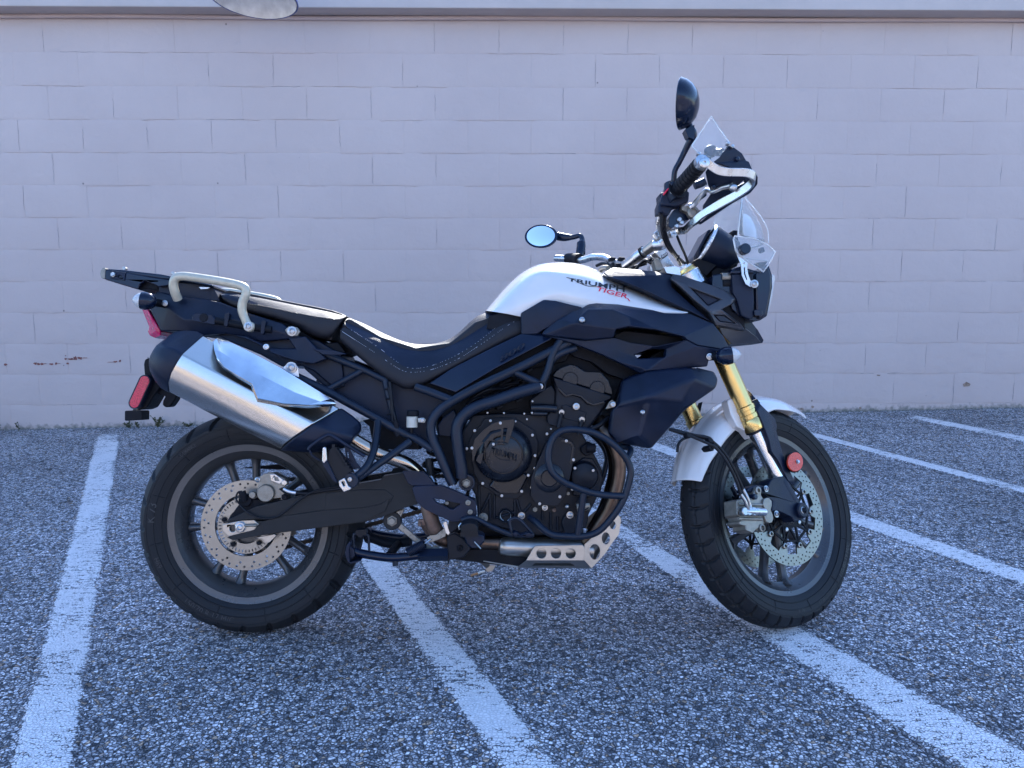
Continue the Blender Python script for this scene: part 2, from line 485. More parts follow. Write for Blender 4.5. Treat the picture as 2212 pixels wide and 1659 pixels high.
def asphalt_mat(name, paint=False):
    m = D.materials.new(name); MATS[name] = m; m.use_nodes = True
    n, L = m.node_tree.nodes, m.node_tree.links
    b = n['Principled BSDF']; g = n.new('ShaderNodeGroup'); g.node_tree = AG
    b.inputs['Roughness'].default_value = .8
    bp = n.new('ShaderNodeBump'); bp.inputs['Distance'].default_value = .0035; bp.inputs['Strength'].default_value = .9
    L.new(g.outputs[1], bp.inputs['Height']); L.new(bp.outputs[0], b.inputs['Normal'])
    if not paint:
        L.new(g.outputs[0], b.inputs['Base Color'])
        b.inputs['Specular IOR Level'].default_value = .35
        return m
    bp.inputs['Strength'].default_value = .75
    # worn paint: low stones lose it, ragged patches show the asphalt
    att = n.new('ShaderNodeAttribute'); att.attribute_name = 'edge'
    n1 = n.new('ShaderNodeTexNoise'); n1.inputs['Scale'].default_value = 55; n1.inputs['Detail'].default_value = 6; n1.inputs['Roughness'].default_value = .7
    mpp = n.new('ShaderNodeMapping'); mpp.inputs['Scale'].default_value = (.55, 1.6, 1); L.new(g.outputs[2], mpp.inputs[0]); L.new(mpp.outputs[0], n1.inputs[0])
    n2 = n.new('ShaderNodeTexNoise'); n2.inputs['Scale'].default_value = 5; n2.inputs['Detail'].default_value = 4; L.new(g.outputs[2], n2.inputs[0])
    a1 = n.new('ShaderNodeMath'); a1.operation = 'MULTIPLY_ADD'; a1.inputs[1].default_value = .45; L.new(n2.outputs[0], a1.inputs[0]); L.new(n1.outputs[0], a1.inputs[2])
    a2 = n.new('ShaderNodeMath'); a2.operation = 'MULTIPLY_ADD'; a2.inputs[1].default_value = -.10; L.new(g.outputs[1], a2.inputs[0]); L.new(a1.outputs[0], a2.inputs[2])
    a3 = n.new('ShaderNodeMath'); a3.operation = 'ADD'; L.new(a2.outputs[0], a3.inputs[0]); L.new(att.outputs['Fac'], a3.inputs[1])
    mr = n.new('ShaderNodeMapRange'); mr.inputs[1].default_value = .675; mr.inputs[2].default_value = .745; mr.inputs[3].default_value = 1; mr.inputs[4].default_value = 0
    L.new(a3.outputs[0], mr.inputs[0])
    vn = n.new('ShaderNodeMapRange'); vn.inputs[3].default_value = .80; vn.inputs[4].default_value = 1.08; L.new(g.outputs[1], vn.inputs[0]); vn.inputs[2].default_value = 1.8
    pc = n.new('ShaderNodeMix'); pc.data_type = 'RGBA'; pc.blend_type = 'MULTIPLY'; pc.inputs[0].default_value = 1; pc.inputs[6].default_value = (.87, .82, .82, 1); L.new(vn.outputs[0], pc.inputs[7])
    mx = n.new('ShaderNodeMix'); mx.data_type = 'RGBA'; L.new(mr.outputs[0], mx.inputs[0]); L.new(g.outputs[0], mx.inputs[6]); L.new(pc.outputs[2], mx.inputs[7])
    L.new(mx.outputs[2], b.inputs['Base Color'])
    return m
asphalt_mat('asphalt'); asphalt_mat('line_paint', True)
xs = [-120, -60, -30, -15, -8] + [-6 + .5 * i for i in range(25)] + [8, 15, 30, 60, 120]
ys = [-150, -80, -40, -20, -10, -5, -2, 0, 1, 2, 2.35] + [2.35 + .18 * i for i in range(1, 18)]
gv = [(x, y, gz(x, y)) for y in ys for x in xs]
gf = [(j * len(xs) + i, j * len(xs) + i + 1, (j + 1) * len(xs) + i + 1, (j + 1) * len(xs) + i) for j in range(len(ys) - 1) for i in range(len(xs) - 1)]
go = setting_mesh('ground', gv, gf, 'asphalt', smooth=60); go['kind'] = 'structure'
# painted lines: left and right edges traced on the photograph (native pixels), laid on the ground
LINES = [
 ([(393, 1737), (55, 3056)], [(478, 1732), (277, 3072)], (0, 3)),
 ([(1130, 1758), (1397, 2150), (2025, 3072)], [(1185, 1752), (1508, 2150), (2254, 3072)], (0, 2)),
 ([(2040, 1842), (2600, 2200), (3150, 2545), (3946, 3072)], [(2085, 1858), (2600, 2147), (3242, 2503), (4096, 2980)], (0, 1.2)),
 ([(2520, 1765), (3404, 2091), (4096, 2341)], [(2560, 1750), (3404, 2045), (4096, 2286)], (0, 1.2)),
 ([(3120, 1712), (3277, 1762), (4096, 1981)], [(3150, 1706), (3277, 1742), (4096, 1954)], (0, 1)),
 ([(3625, 1672), (4096, 1768)], [(3655, 1662), (4096, 1748)], (0, 1)),
]
for la, lb, ext in LINES:
    A = [on_ground(*p) for p in la]; B = [on_ground(*p) for p in lb]
    A.append(A[-1] + (A[-1] - A[-2]).normalized() * (ext[1] + .3)); B.append(B[-1] + (B[-1] - B[-2]).normalized() * (ext[1] + .3))
    # one straight stripe of even width fitted to both edges
    a0, a1, b0, b1 = A[0], A[-2], B[0], B[-2]
    n = 70
    verts, faces, edge = [], [], []
    a1 = A[-1]; b1 = B[-1]
    for i in range(n + 1):
        t = i / n
        p, q = a0.lerp(a1, t), b0.lerp(b1, t)
        for k, s in enumerate((-.10, .0, .10, .5, .90, 1.0, 1.10)):
            r = p.lerp(q, s)
            verts.append((r.x, r.y, gz(r.x, r.y) + (.0012, .0032, .004, .004, .004, .0032, .0012)[k]))
            edge.append((.42, .09, 0, 0, 0, .09, .42)[k] + (.25 if i in (0,) else 0))
    for i in range(n):
        for k in range(6):
            a = i * 7 + k; faces.append((a, a + 1, a + 8, a + 7))
    o = setting_mesh('painted_line', verts, faces, 'line_paint'); o['kind'] = 'structure'
    at = o.data.attributes.new('edge', 'FLOAT', 'POINT'); at.data.foreach_set('value', edge)

# ------------------------------------------------------------------ the building with its painted block wall
def wall_paint():
    m = D.materials.new('wall_paint'); MATS['wall_paint'] = m; m.use_nodes = True
    n, L = m.node_tree.nodes, m.node_tree.links; b = n['Principled BSDF']
    geo = n.new('ShaderNodeNewGeometry')
    a = n.new('ShaderNodeTexNoise'); a.inputs['Scale'].default_value = 1.1; a.inputs['Detail'].default_value = 7; a.inputs['Roughness'].default_value = .6; L.new(geo.outputs[0], a.inputs[0])
    c = n.new('ShaderNodeTexNoise'); c.inputs['Scale'].default_value = 40; c.inputs['Detail'].default_value = 5; L.new(geo.outputs[0], c.inputs[0])
    r = n.new('ShaderNodeValToRGB'); L.new(a.outputs[0], r.inputs[0])
    r.color_ramp.elements[0].position = .3; r.color_ramp.elements[0].color = (.485, .392, .372, 1)
    r.color_ramp.elements[1].position = .7; r.color_ramp.elements[1].color = (.54, .44, .415, 1)
    # damp grey stain along the foot, with a shape of its own
    sx = n.new('ShaderNodeSeparateXYZ'); L.new(geo.outputs[0], sx.inputs[0])
    zz = n.new('ShaderNodeMath'); zz.operation = 'MULTIPLY_ADD'; zz.inputs[1].default_value = -.02; L.new(sx.outputs[0], zz.inputs[0]); L.new(sx.outputs[2], zz.inputs[2])
    zn = n.new('ShaderNodeMath'); zn.operation = 'MULTIPLY_ADD'; zn.inputs[1].default_value = -.10; L.new(c.outputs[0], zn.inputs[0]); L.new(zz.outputs[0], zn.inputs[2])
    st = n.new('ShaderNodeMapRange'); st.inputs[1].default_value = .045; st.inputs[2].default_value = .085; L.new(zn.outputs[0], st.inputs[0])
    mx = n.new('ShaderNodeMix'); mx.data_type = 'RGBA'; mx.inputs[6].default_value = (.15, .148, .13, 1); L.new(st.outputs[0], mx.inputs[0]); L.new(r.outputs[0], mx.inputs[7])
    # specks
    v = n.new('ShaderNodeTexVoronoi'); v.inputs['Scale'].default_value = 4.5; L.new(geo.outputs[0], v.inputs[0])
    vm = n.new('ShaderNodeMapRange'); vm.inputs[1].default_value = .02; vm.inputs[2].default_value = .035; vm.inputs[3].default_value = .45; vm.inputs[4].default_value = 1; L.new(v.outputs['Distance'], vm.inputs[0])
    mm = n.new('ShaderNodeMix'); mm.data_type = 'RGBA'; mm.blend_type = 'MULTIPLY'; mm.inputs[0].default_value = 1; L.new(mx.outputs[2], mm.inputs[6]); L.new(vm.outputs[0], mm.inputs[7])
    L.new(mm.outputs[2], b.inputs['Base Color'])
    b.inputs['Roughness'].default_value = .62
    d1 = n.new('ShaderNodeTexNoise'); d1.inputs['Scale'].default_value = 18; d1.inputs['Detail'].default_value = 8; d1.inputs['Roughness'].default_value = .6; L.new(geo.outputs[0], d1.inputs[0])
    d2 = n.new('ShaderNodeTexNoise'); d2.inputs['Scale'].default_value = 260; d2.inputs['Detail'].default_value = 2; L.new(geo.outputs[0], d2.inputs[0])
    s = n.new('ShaderNodeMath'); s.operation = 'MULTIPLY_ADD'; s.inputs[1].default_value = .07; L.new(d2.outputs[0], s.inputs[0]); L.new(d1.outputs[0], s.inputs[2])
    bp = n.new('ShaderNodeBump'); bp.inputs['Distance'].default_value = .008; bp.inputs['Strength'].default_value = .55
    L.new(s.outputs[0], bp.inputs['Height']); L.new(bp.outputs[0], b.inputs['Normal'])
wall_paint()
mat('fascia_paint', (.47, .40, .375), .7, bump=1.2, bscale=180, nvar=.05, nscale=3)
mat('bare_block', (.20, .075, .065), .85, nvar=.3, nscale=60)
mat('bare_tan', (.24, .17, .13), .85, nvar=.3, nscale=60)
mat('wall_crack', (.26, .25, .27), .9)
WALL = D.objects.new('block_wall', None); COL.objects.link(WALL)
WALL.location = (0, 5.083, 0); WALL.rotation_euler = (0, 0, math.atan(.0126))
WALL['label'] = 'pale grey painted concrete block wall with a projecting band, behind the motorcycle'
WALL['category'] = 'wall'
# in the wall's frame: x along, y into the building, z up
RZ = 2.88; CH, CW = .2032, .4064
Z0 = CAM_H - 5 * CH                     # a bed joint; the course below it meets the ground
zt = 2.60
sv, sf = box(-9, 11, .0017, 9, -.6, 2.64); setting_mesh('mortar', sv, sf, 'wall_paint', WALL)
prng = random.Random(3)
rows_n = 8
XOFF = -2.52
shapes = []
def block_mesh(wd, ht, seed):
    """front face of one block as a slightly uneven slab with a soft rolled edge"""
    q = random.Random(seed); v = []; f = []
    nx, nz = 8, 5
    us = [0, .02, .14, .32, .5, .68, .86, .98, 1]; vs_ = [0, .04, .3, .7, .96, 1]
    for j, b_ in enumerate(vs_):
        for i, a in enumerate(us):
            rim = i in (0, len(us) - 1) or j in (0, len(vs_) - 1)
            v.append(((a - .5) * wd + (q.uniform(-.0006, .0006) if rim else 0), (0.0010 if rim else q.uniform(-.0005, .0003)), (b_ - .5) * ht + (q.uniform(-.0006, .0006) if rim else 0)))
    c = len(us)
    for j in range(len(vs_) - 1):
        for i in range(c - 1):
            a = j * c + i; f.append((a, a + 1, a + c + 1, a + c))
    m0 = len(v)
    ring = [i for i in range(c)] + [j * c + c - 1 for j in range(1, len(vs_))] + [(len(vs_) - 1) * c + i for i in range(c - 2, -1, -1)] + [j * c for j in range(len(vs_) - 2, 0, -1)]
    for k in ring: v.append((v[k][0], .02, v[k][2]))
    for k in range(len(ring)):
        k2 = (k + 1) % len(ring); f.append((ring[k], ring[k2], m0 + k2, m0 + k))
    me = D.meshes.new('block'); me.from_pydata(v, [], f)
    bm = bmesh.new(); bm.from_mesh(me); bmesh.ops.recalc_face_normals(bm, faces=bm.faces)
    bm.to_mesh(me); bm.free()
    me.materials.append(MATS['wall_paint']); me.shade_smooth(); me.set_sharp_from_angle(angle=rad(35))
    return me
BLK = [block_mesh(CW - .0020, CH - .0024, 40 + i) for i in range(14)]
BSM = [block_mesh(CW - .0035, CH - .0035, 70 + i) for i in range(3)]
for k in range(-6, 9):
    zc = CAM_H + (k + .5) * CH
    ht = 1.
    if zc - CH / 2 > 2.63: continue
    top = min(zc + CH / 2, 2.655); bot = zc - CH / 2
    off = XOFF + (CW / 2 if k % 2 else 0)
    for i in range(-3, 17):
        xc = off + i * CW
        if xc < -4.3 or xc > 4.5: continue
        if top - (k * CH + CAM_H) < .03: continue
        if zc + CH / 2 < base_z(xc): continue
        o = D.objects.new('block', prng.choice(BLK))
        o.location = (xc, prng.uniform(-.0006, .0006), (top + bot) / 2)
        o.scale = (-1 if prng.random() < .5 else 1, 1, (top - bot) / CH)
        o.rotation_euler = (prng.uniform(-.002, .002), prng.uniform(-.0012, .0012), prng.uniform(-.0008, .0008))
        link(o, WALL)
# the rest of the wall, out of the frame, as one face
for x0, x1 in ((-9, -4.5), (4.71, 11)):
    sv, sf = box(x0, x1, -.001, .003, -.3, 2.64); setting_mesh('wall_face', sv, sf, 'wall_paint', WALL)
# projecting band at the top with its drip bead
sv, sf = box(-9.2, 11.2, -.155, 9.2, 2.655, RZ); setting_mesh('fascia', sv, sf, 'fascia_paint', WALL, bevel=.006)
P_ = [Vector((x, -.012 + .003 * math.sin(x * 3.1), 2.643 + .003 * math.sin(x * 2.3 + 1))) for x in [(-5 + .1 * i) for i in range(101)]]
v_, f_ = sweep(P_, .013, 8); setting_mesh('bead', v_, f_, 'wall_paint', WALL, smooth=60)
# thin mortar ridges and hairline cracks in the paint along some joints
def wall_pt(px, py, off=0.):
    d = ray(px, py); nrm = Vector((-.0126, 1, 0)).normalized()
    c0 = Vector((0, 5.083 - off, 0)); t = (c0 - Vector((0, 0, CAM_H))).dot(nrm) / d.dot(nrm)
    p = Vector((0, 0, CAM_H)) + d * t - Vector((0, 5.083, 0))
    a = -math.atan(.0126)
    return Vector((p.x * math.cos(a) - p.y * math.sin(a), p.x * math.sin(a) + p.y * math.cos(a), p.z))
cv, cf = [], []
for k in range(-4, 8):
    z = CAM_H + k * CH
    x = -4.2
    while x < 4.4:
        ln = prng.uniform(.08, .5)
        if prng.random() < (.8 if k < 0 else .6):
            P_ = []; zz = z + prng.uniform(-.004, .004)
            for i in range(int(ln / .02) + 2):
                zz += prng.uniform(-.0022, .0022); zz += (z - zz) * .15
                P_.append(Vector((x + i * .02, -.0012, zz)))
            r_ = [prng.uniform(.0006, .0022) * (.3 if i in (0, len(P_) - 1) else 1) for i in range(len(P_))]
            v_, f_ = sweep(P_, r_, 5); b0 = len(cv); cv += v_; cf += [tuple(i + b0 for i in f) for f in f_]
        x += ln + prng.uniform(.03, .4)
ro_ = setting_mesh('mortar_ridge', cv, cf, 'wall_paint', WALL, smooth=60); ro_['kind'] = 'stuff'
cv, cf = [], []
def crack(P_, r0):
    global cv, cf
    r_ = [prng.uniform(.4, 1.2) * r0 for _ in P_]
    v_, f_ = sweep(P_, r_, 4); b0 = len(cv); cv += v_; cf += [tuple(i + b0 for i in f) for f in f_]
for k in range(-5, 8):
    for i in range(-2, 17):
        if prng.random() < .45:
            xj = XOFF + (CW / 2 if k % 2 else 0) + (i + .5) * CW; z = CAM_H + k * CH
            if abs(xj) > 4.2: continue
            a, b_ = sorted((prng.uniform(0, .3), prng.uniform(.6, 1.)))
            crack([Vector((xj + prng.uniform(-.003, .003), -.0006, z + CH * (a + (b_ - a) * t / 8))) for t in range(9)], .0008)
    for _ in range(3 if k < 2 else 1):
        x = prng.uniform(-3.6, 3.9); z = CAM_H + (k + 1) * CH; n_ = prng.randint(5, 14)
        crack([Vector((x + .02 * t, -.001, z + prng.uniform(-.0025, .0025))) for t in range(n_)], .0009)
ro_ = setting_mesh('paint_crack', cv, cf, 'wall_crack', WALL, smooth=60); ro_['kind'] = 'stuff'
# patches where the paint has come off
def patch(c, x, y, rx, ry, m, seed):
    q = random.Random(seed); p = wall_pt(*T(c, [(x, y)])[0]); s = S_CROP[c][2] / 1.85172 / 1662 * 5.0
    n_ = 14; v = []
    for i in range(n_):
        a = 2 * math.pi * i / n_; r = q.uniform(.55, 1.25)
        v.append((p.x + math.cos(a) * rx * s * r, -.0035, p.z + math.sin(a) * ry * s * r))
    v += [(a[0], .003, a[2]) for a in v]
    f = [tuple(range(n_))] + [(i, (i + 1) % n_, n_ + (i + 1) % n_, n_ + i) for i in range(n_)]
    setting_mesh('bare_patch', v, f, m, WALL)
for i, (x, y, rx, ry) in enumerate([(62, 436, 18, 13), (392, 426, 20, 14), (430, 432, 18, 14), (465, 430, 20, 13), (575, 432, 24, 13), (622, 427, 12, 12), (727, 374, 12, 12), (748, 426, 17, 13), (790, 376, 40, 12), (835, 368, 22, 24), (885, 366, 30, 14), (940, 364, 30, 4), (1277, 405, 22, 11), (1327, 398, 13, 14), (727, 340, 7, 5), (500, 427, 20, 3), (650, 424, 26, 2), (1220, 410, 40, 2)]):
    patch('Q', x, y, rx, ry, 'bare_block', i)
patch('N', 3868, 1537, 17, 10, 'bare_tan', 99); patch('N', 3514, 1501, 8, 3, 'bare_tan', 98); patch('N', 3250, 1628, 6, 6, 'bare_tan', 96); patch('N', 3205, 1636, 9, 5, 'bare_tan', 95); patch('N', 3440, 1632, 6, 5, 'bare_tan', 93)

# ------------------------------------------------------------------ barn lamp over the wall
mat('lamp_blue', (.012, .045, .22), .3, coat=.4); mat('lamp_white', (.80, .80, .78), .35)
LAMP = D.objects.new('wall_lamp', None); COL.objects.link(LAMP)
LAMP['label'] = 'blue barn-style wall lamp with a white inner shade, hanging above the wall'
LAMP['category'] = 'lamp'
lc = Vector((-1.385, 4.36, 2.510))
LAMP.location = lc
LAMP.rotation_euler = (rad(-7), rad(2.5), 0)
def lm(name, prof, m, seg=48):
    v, f = lathe_geo((0, 0, 0), (0, 0, 1), prof, seg, closed=True)
    return setting_mesh(name, v, f, m, LAMP, smooth=40)
lm('lamp_shade', [(.226, .0), (.232, .001), (.232, .012), (.222, .05), (.20, .11), (.15, .165), (.07, .20), (.05, .24), (.045, .26), (.040, .26), (.045, .235), (.066, .196), (.146, .16), (.196, .106), (.218, .048), (.2265, .010)], 'lamp_blue')
lm('reflector', [(.2225, .001), (.223, .009), (.216, .046), (.193, .104), (.144, .157), (.07, .190), (.001, .195), (.001, .1935), (.069, .1885), (.142, .1555), (.1915, .1025), (.2145, .0445), (.2215, .008)], 'lamp_white')
P_ = catmull([Vector(p) for p in ((0, 0, .24), (0, 0, .33), (0, .10, .41), (0, .28, .40), (0, .40, .30), (0, .56, .27))], 8)
v_, f_ = sweep(P_, .014, 12); setting_mesh('arm', v_, f_, 'lamp_blue', LAMP, smooth=50)

# ------------------------------------------------------------------ tan building across the lot (seen in the mirror)
mat('tan_siding', (.38, .31, .25), .75, nvar=.15, nscale=2); mat('dark_glass', (.02, .025, .03), .1); mat('brown_trim', (.12, .08, .06), .6)
BLD = D.objects.new('shop_building', None); COL.objects.link(BLD)
BLD.location = (-2, -16, 0); BLD['label'] = 'tan building with ribbed siding across the parking lot, reflected in the mirror'; BLD['category'] = 'building'
sv, sf = box(-22, 26, -8, 0, 0, 4.6); setting_mesh('siding', sv, sf, 'tan_siding', BLD)
sv, sf = box(-22.3, 26.3, -8.3, .35, 4.6, 5.0); setting_mesh('roof_edge', sv, sf, 'brown_trim', BLD)
for i in range(80):
    sv, sf = box(-22 + i * .6 + .02, -22 + i * .6 + .1, 0, .05, 0, 4.6)
    if i == 0: rm = setting_mesh('rib', sv, sf, 'brown_trim', BLD)
    else:
        o = rm.copy(); o.location.x = i * .6; link(o, BLD)
for x in (-15, -6, 3, 12, 20):
    sv, sf = box(x, x + 2.2, .051, .10, 1, 2.6); setting_mesh('window', sv, sf, 'dark_glass', BLD)

# ------------------------------------------------------------------ weeds at the foot of the wall
mat('weed', (.035, .05, .022), .7, nvar=.5, nscale=90, col2=(.09, .08, .04))
def weed(c, x, y, h, spread, n, lab, seed):
    q = random.Random(seed); p = wall_pt(*T(c, [(x, y)])[0])
    wx = p.x; wy = wall_y(wx) - .035
    r = D.objects.new('weed', None); COL.objects.link(r); r.location = (wx, wy, gz(wx, wy) - .002)
    r['label'] = lab; r['category'] = 'weed'
    sv_, sf_, lv, lf = [], [], [], []
    for i in range(n):
        a = q.uniform(0, math.pi * 2); ln = h * q.uniform(.5, 1)
        tip = Vector((math.cos(a) * spread * q.uniform(.3, 1), -abs(math.sin(a)) * .03, ln))
        P_ = catmull([Vector((0, 0, 0)), tip * .5 + Vector((0, 0, ln * .15)), tip], 3)
        v_, f_ = sweep(P_, .0012, 4); b0 = len(sv_); sv_ += v_; sf_ += [tuple(k + b0 for k in f) for f in f_]
        for k in range(5):
            t = P_[min(len(P_) - 1, 1 + k)] if len(P_) > 1 else tip
            d = Vector((q.uniform(-1, 1), q.uniform(-.6, .2), q.uniform(-.1, .7))).normalized() * q.uniform(.008, .018)
            s_ = d.cross(Vector((0, 1, .3))).normalized() * q.uniform(.003, .006)
            b0 = len(lv); lv += [t, t + d * .5 + s_, t + d, t + d * .5 - s_ + Vector((0, .001, .001))]; lf.append((b0, b0 + 1, b0 + 2, b0 + 3))
    setting_mesh('stem', sv_, sf_, 'weed', r)
    o = setting_mesh('leaves', lv, lf, 'weed', r); o['kind'] = 'stuff'
weed('Q', 1770, 1140, .085, .06, 16, 'largest leafy weed at the wall foot, right of the hanging plate lamp', 1)
weed('Q', 1455, 1135, .05, .05, 9, 'low leafy weed at the wall foot straight below the red rear reflector', 2)
weed('Q', 1555, 1140, .05, .03, 6, 'thin weed at the wall foot between two leafier weeds', 6)
weed('Q', 250, 1160, .06, .015, 3, 'single-stemmed weed at the wall foot left of the leftmost painted line', 3)
weed('Q', 15, 1160, .06, .04, 9, 'weed at the wall foot at the left edge of the photo', 4)
weed('Q', 2110, 1150, .035, .05, 9, 'small weed at the wall foot beside the rear tyre', 5)
# loose chips of grit and debris along the wall foot
q = random.Random(8); gv_, gf_ = [], []
for i in range(900):
    x = q.uniform(-4.2, 4.4); y = wall_y(x) - abs(q.gauss(0, .018)) - .002; s = q.uniform(.003, .009)
    z = gz(x, y); b0 = len(gv_)
    for k in range(4):
        a = k * math.pi / 2 + q.uniform(-.4, .4); gv_.append((x + math.cos(a) * s, y + math.sin(a) * s * .7, z - .001))
    gv_.append((x, y, z + s * q.uniform(.5, 1)))
    gf_ += [(b0, b0 + 1, b0 + 4), (b0 + 1, b0 + 2, b0 + 4), (b0 + 2, b0 + 3, b0 + 4), (b0 + 3, b0, b0 + 4)]
mat('grit', (.16, .15, .13), .9, nvar=.5, nscale=200)
o = setting_mesh('grit', gv_, gf_, 'grit'); o['kind'] = 'stuff'; o['label'] = 'grit along the foot of the wall'
# cigarette end
CIG = D.objects.new('cigarette_butt', None); COL.objects.link(CIG)
a = on_ground(*T('K', [(1262, 664)])[0]); b_ = on_ground(*T('K', [(1378, 628)])[0]); d = (b_ - a)
CIG.location = a + Vector((0, 0, .005)); CIG['label'] = 'crushed cigarette butt on the asphalt under the engine'; CIG['category'] = 'cigarette butt'
mat('cig_tan', (.45, .24, .12), .7); mat('cig_white', (.75, .74, .70), .7)
for nm, t0, t1, m_ in (('filter', 0, .48, 'cig_tan'), ('paper', .48, 1., 'cig_white')):
    v_, f_ = sweep([d * t0, d * (t0 + t1) / 2 + Vector((0, 0, .0008)), d * t1], .0042, 10); setting_mesh(nm, v_, f_, m_, CIG, smooth=50)

# ================================================================== MOTORCYCLE
# ------------------------------------------------------------------ wheels
def tyre(parent, c, fr, R, W, bead, grooves, rear):
    """tyre with cut tread blocks, sidewall rings"""
    prof = []
    hw = W / 2
    for (r, y) in ((bead - .006, -hw * .72), (bead, -hw * .80), (bead + .012, -hw * .88), (bead + .03, -hw * .97), (bead + (R - bead) * .5, -hw * 1.02),):
        prof.append((r, y))
    nseg = 26
    for i in range(nseg + 1):
        a = -1 + 2 * i / nseg
        y = a * hw
        drop = (R - bead) * .36
        prof.append((R - drop * (abs(a) ** 2.3), y))
    for (r, y) in ((bead + (R - bead) * .5, hw * 1.02), (bead + .03, hw * .97), (bead + .012, hw * .88), (bead, hw * .80), (bead - .006, hw * .72)):
        prof.append((r, y))
    NT = 600
    verts, faces = [], []
    per = NT // grooves
    for k in range(NT):
        th = 2 * math.pi * k / NT
        ct, st = math.cos(th), math.sin(th)
        for i, (r, y) in enumerate(prof):
            a = abs(y) / hw
            rr = r
            if i >= 5 and i < len(prof) - 5:
                ph = (k + (per / 2 if y > 0 else 0)) % per / per
                u = (ph - .25 - (.45 * (a - .35) if rear else .25 * math.sin(a * 3))) % 1
                if a > (.30 if rear else .22) and u < (.20 if rear else .17): rr -= (.008 if rear else .0065) if a < .97 else .0035
                if not rear and .44 < a < .52 and (ph * 2) % 1 < .8: rr -= .004
                if rear and a < .06: rr -= .003
            elif i in (4, len(prof) - 5): pass
            verts.append((c[0] + rr * ct, c[1] + y, c[2] + rr * st))
    m = len(prof)
    for k in range(NT):
        j = (k + 1) % NT
        for i in range(m - 1): faces.append((k * m + i, k * m + i + 1, j * m + i + 1, j * m + i))
    o = mk('tyre', verts, faces, 'tyre', parent, fr, 32)
    # moulded rings and ribs on the sidewall
    for s in (1, -1):
        rings = []
        for rr_, yy in ((bead + .012, .90), (bead + .032, .985), (bead + (R - bead) * .56, 1.012)):
            P = [Vector((c[0] + rr_ * math.cos(t * math.pi / 48), c[1] - s * hw * yy, c[2] + rr_ * math.sin(t * math.pi / 48))) for t in range(96)]
            rings.append(sweep(P, .0016, 5, closed=True))
        V, F = [], []
        for v, f in rings: F += [tuple(i + len(V) for i in q) for q in f]; V += v
        for k in range(12):
            t = k * math.pi / 6 + .2
            P = [Vector((c[0] + rr_ * math.cos(t), c[1] - s * hw * yy, c[2] + rr_ * math.sin(t))) for rr_, yy in ((bead + .014, .9), (bead + .032, .99), (bead + (R - bead) * .5, 1.02))]
            v, f = sweep(P, .0012, 4); F += [tuple(i + len(V) for i in q) for q in f]; V += v
        mk('sidewall_ribs', V, F, 'tyre', parent, fr, 60)['kind'] = 'stuff'
def arc_text(parent, c, fr, s, R0, ang, h, y, m='tyre_letter'):
    V, F = text_geo(s); wd = len(s) * h * .62
    vv = []
    for (a, b) in V:
        r = R0 - h / 2 + b * h; t = ang - (a - .5) * wd / R0
        vv.append((c[0] + r * math.cos(t), c[1] - y, c[2] + r * math.sin(t)))
    return mk('sidewall_lettering', vv, F, m, parent, fr, None)
def arc_text_in(parent, c, fr, s, R0, ang, h, y, m='tyre_letter'):
    V, F = text_geo(s); wd = len(s) * h * .62
    vv = [(c[0] + (R0 + h / 2 - b * h) * math.cos(ang + (a - .5) * wd / R0), c[1] - y, c[2] + (R0 + h / 2 - b * h) * math.sin(ang + (a - .5) * wd / R0)) for (a, b) in V]
    return mk('sidewall_lettering', vv, F, m, parent, fr, None)
def rim(parent, c, fr, bead, hw, base, rad0):
    pr = [(bead - .004, hw), (bead + .004, hw + .002), (bead + .008, hw - .003), (bead - .001, hw - .009), (bead - .012, hw - .010), (bead - .018, hw - .018), (bead - .03, hw - .028), (bead - .034, hw * .2),
          (bead - .034, -hw * .2), (bead - .03, -hw + .028), (bead - .018, -hw + .018), (bead - .012, -hw + .010), (bead - .001, -hw + .009), (bead + .008, -hw + .003), (bead + .004, -hw - .002), (bead - .004, -hw),
          (bead - .014, -hw + .002), (bead - .022, -hw + .012), (bead - .036, -hw + .026), (bead - .041, -hw * .3), (bead - .041, hw * .3), (bead - .036, hw - .026), (bead - .022, hw - .012), (bead - .014, hw - .002)]
    lathe('rim', c, LAT, pr, 'wheel', parent, fr, 96, closed=True, smooth=40)
    for k in range(5):
        for s in (-1, 1):
            a0 = rad(base + 72 * k)
            t1 = a0 + s * .215; t0 = a0 + s * .42
            r1 = bead - .036
            p0 = Vector((c[0] + rad0 * math.cos(t0), c[1], c[2] + rad0 * math.sin(t0)))
            p1 = Vector((c[0] + r1 * math.cos(t1), c[1], c[2] + r1 * math.sin(t1)))
            P = [p0.lerp(p1, t) for t in (0, .3, .6, .85, .95, 1.03)]
            v, f = sweep(P, [.016, .0128, .0112, .0115, .0145, .022], 12, up=LAT)
            mk('spoke', [Vector((q.x, c[1] + (q.y - c[1]) * 1.35, q.z)) for q in v], f, 'wheel', parent, fr, 60)
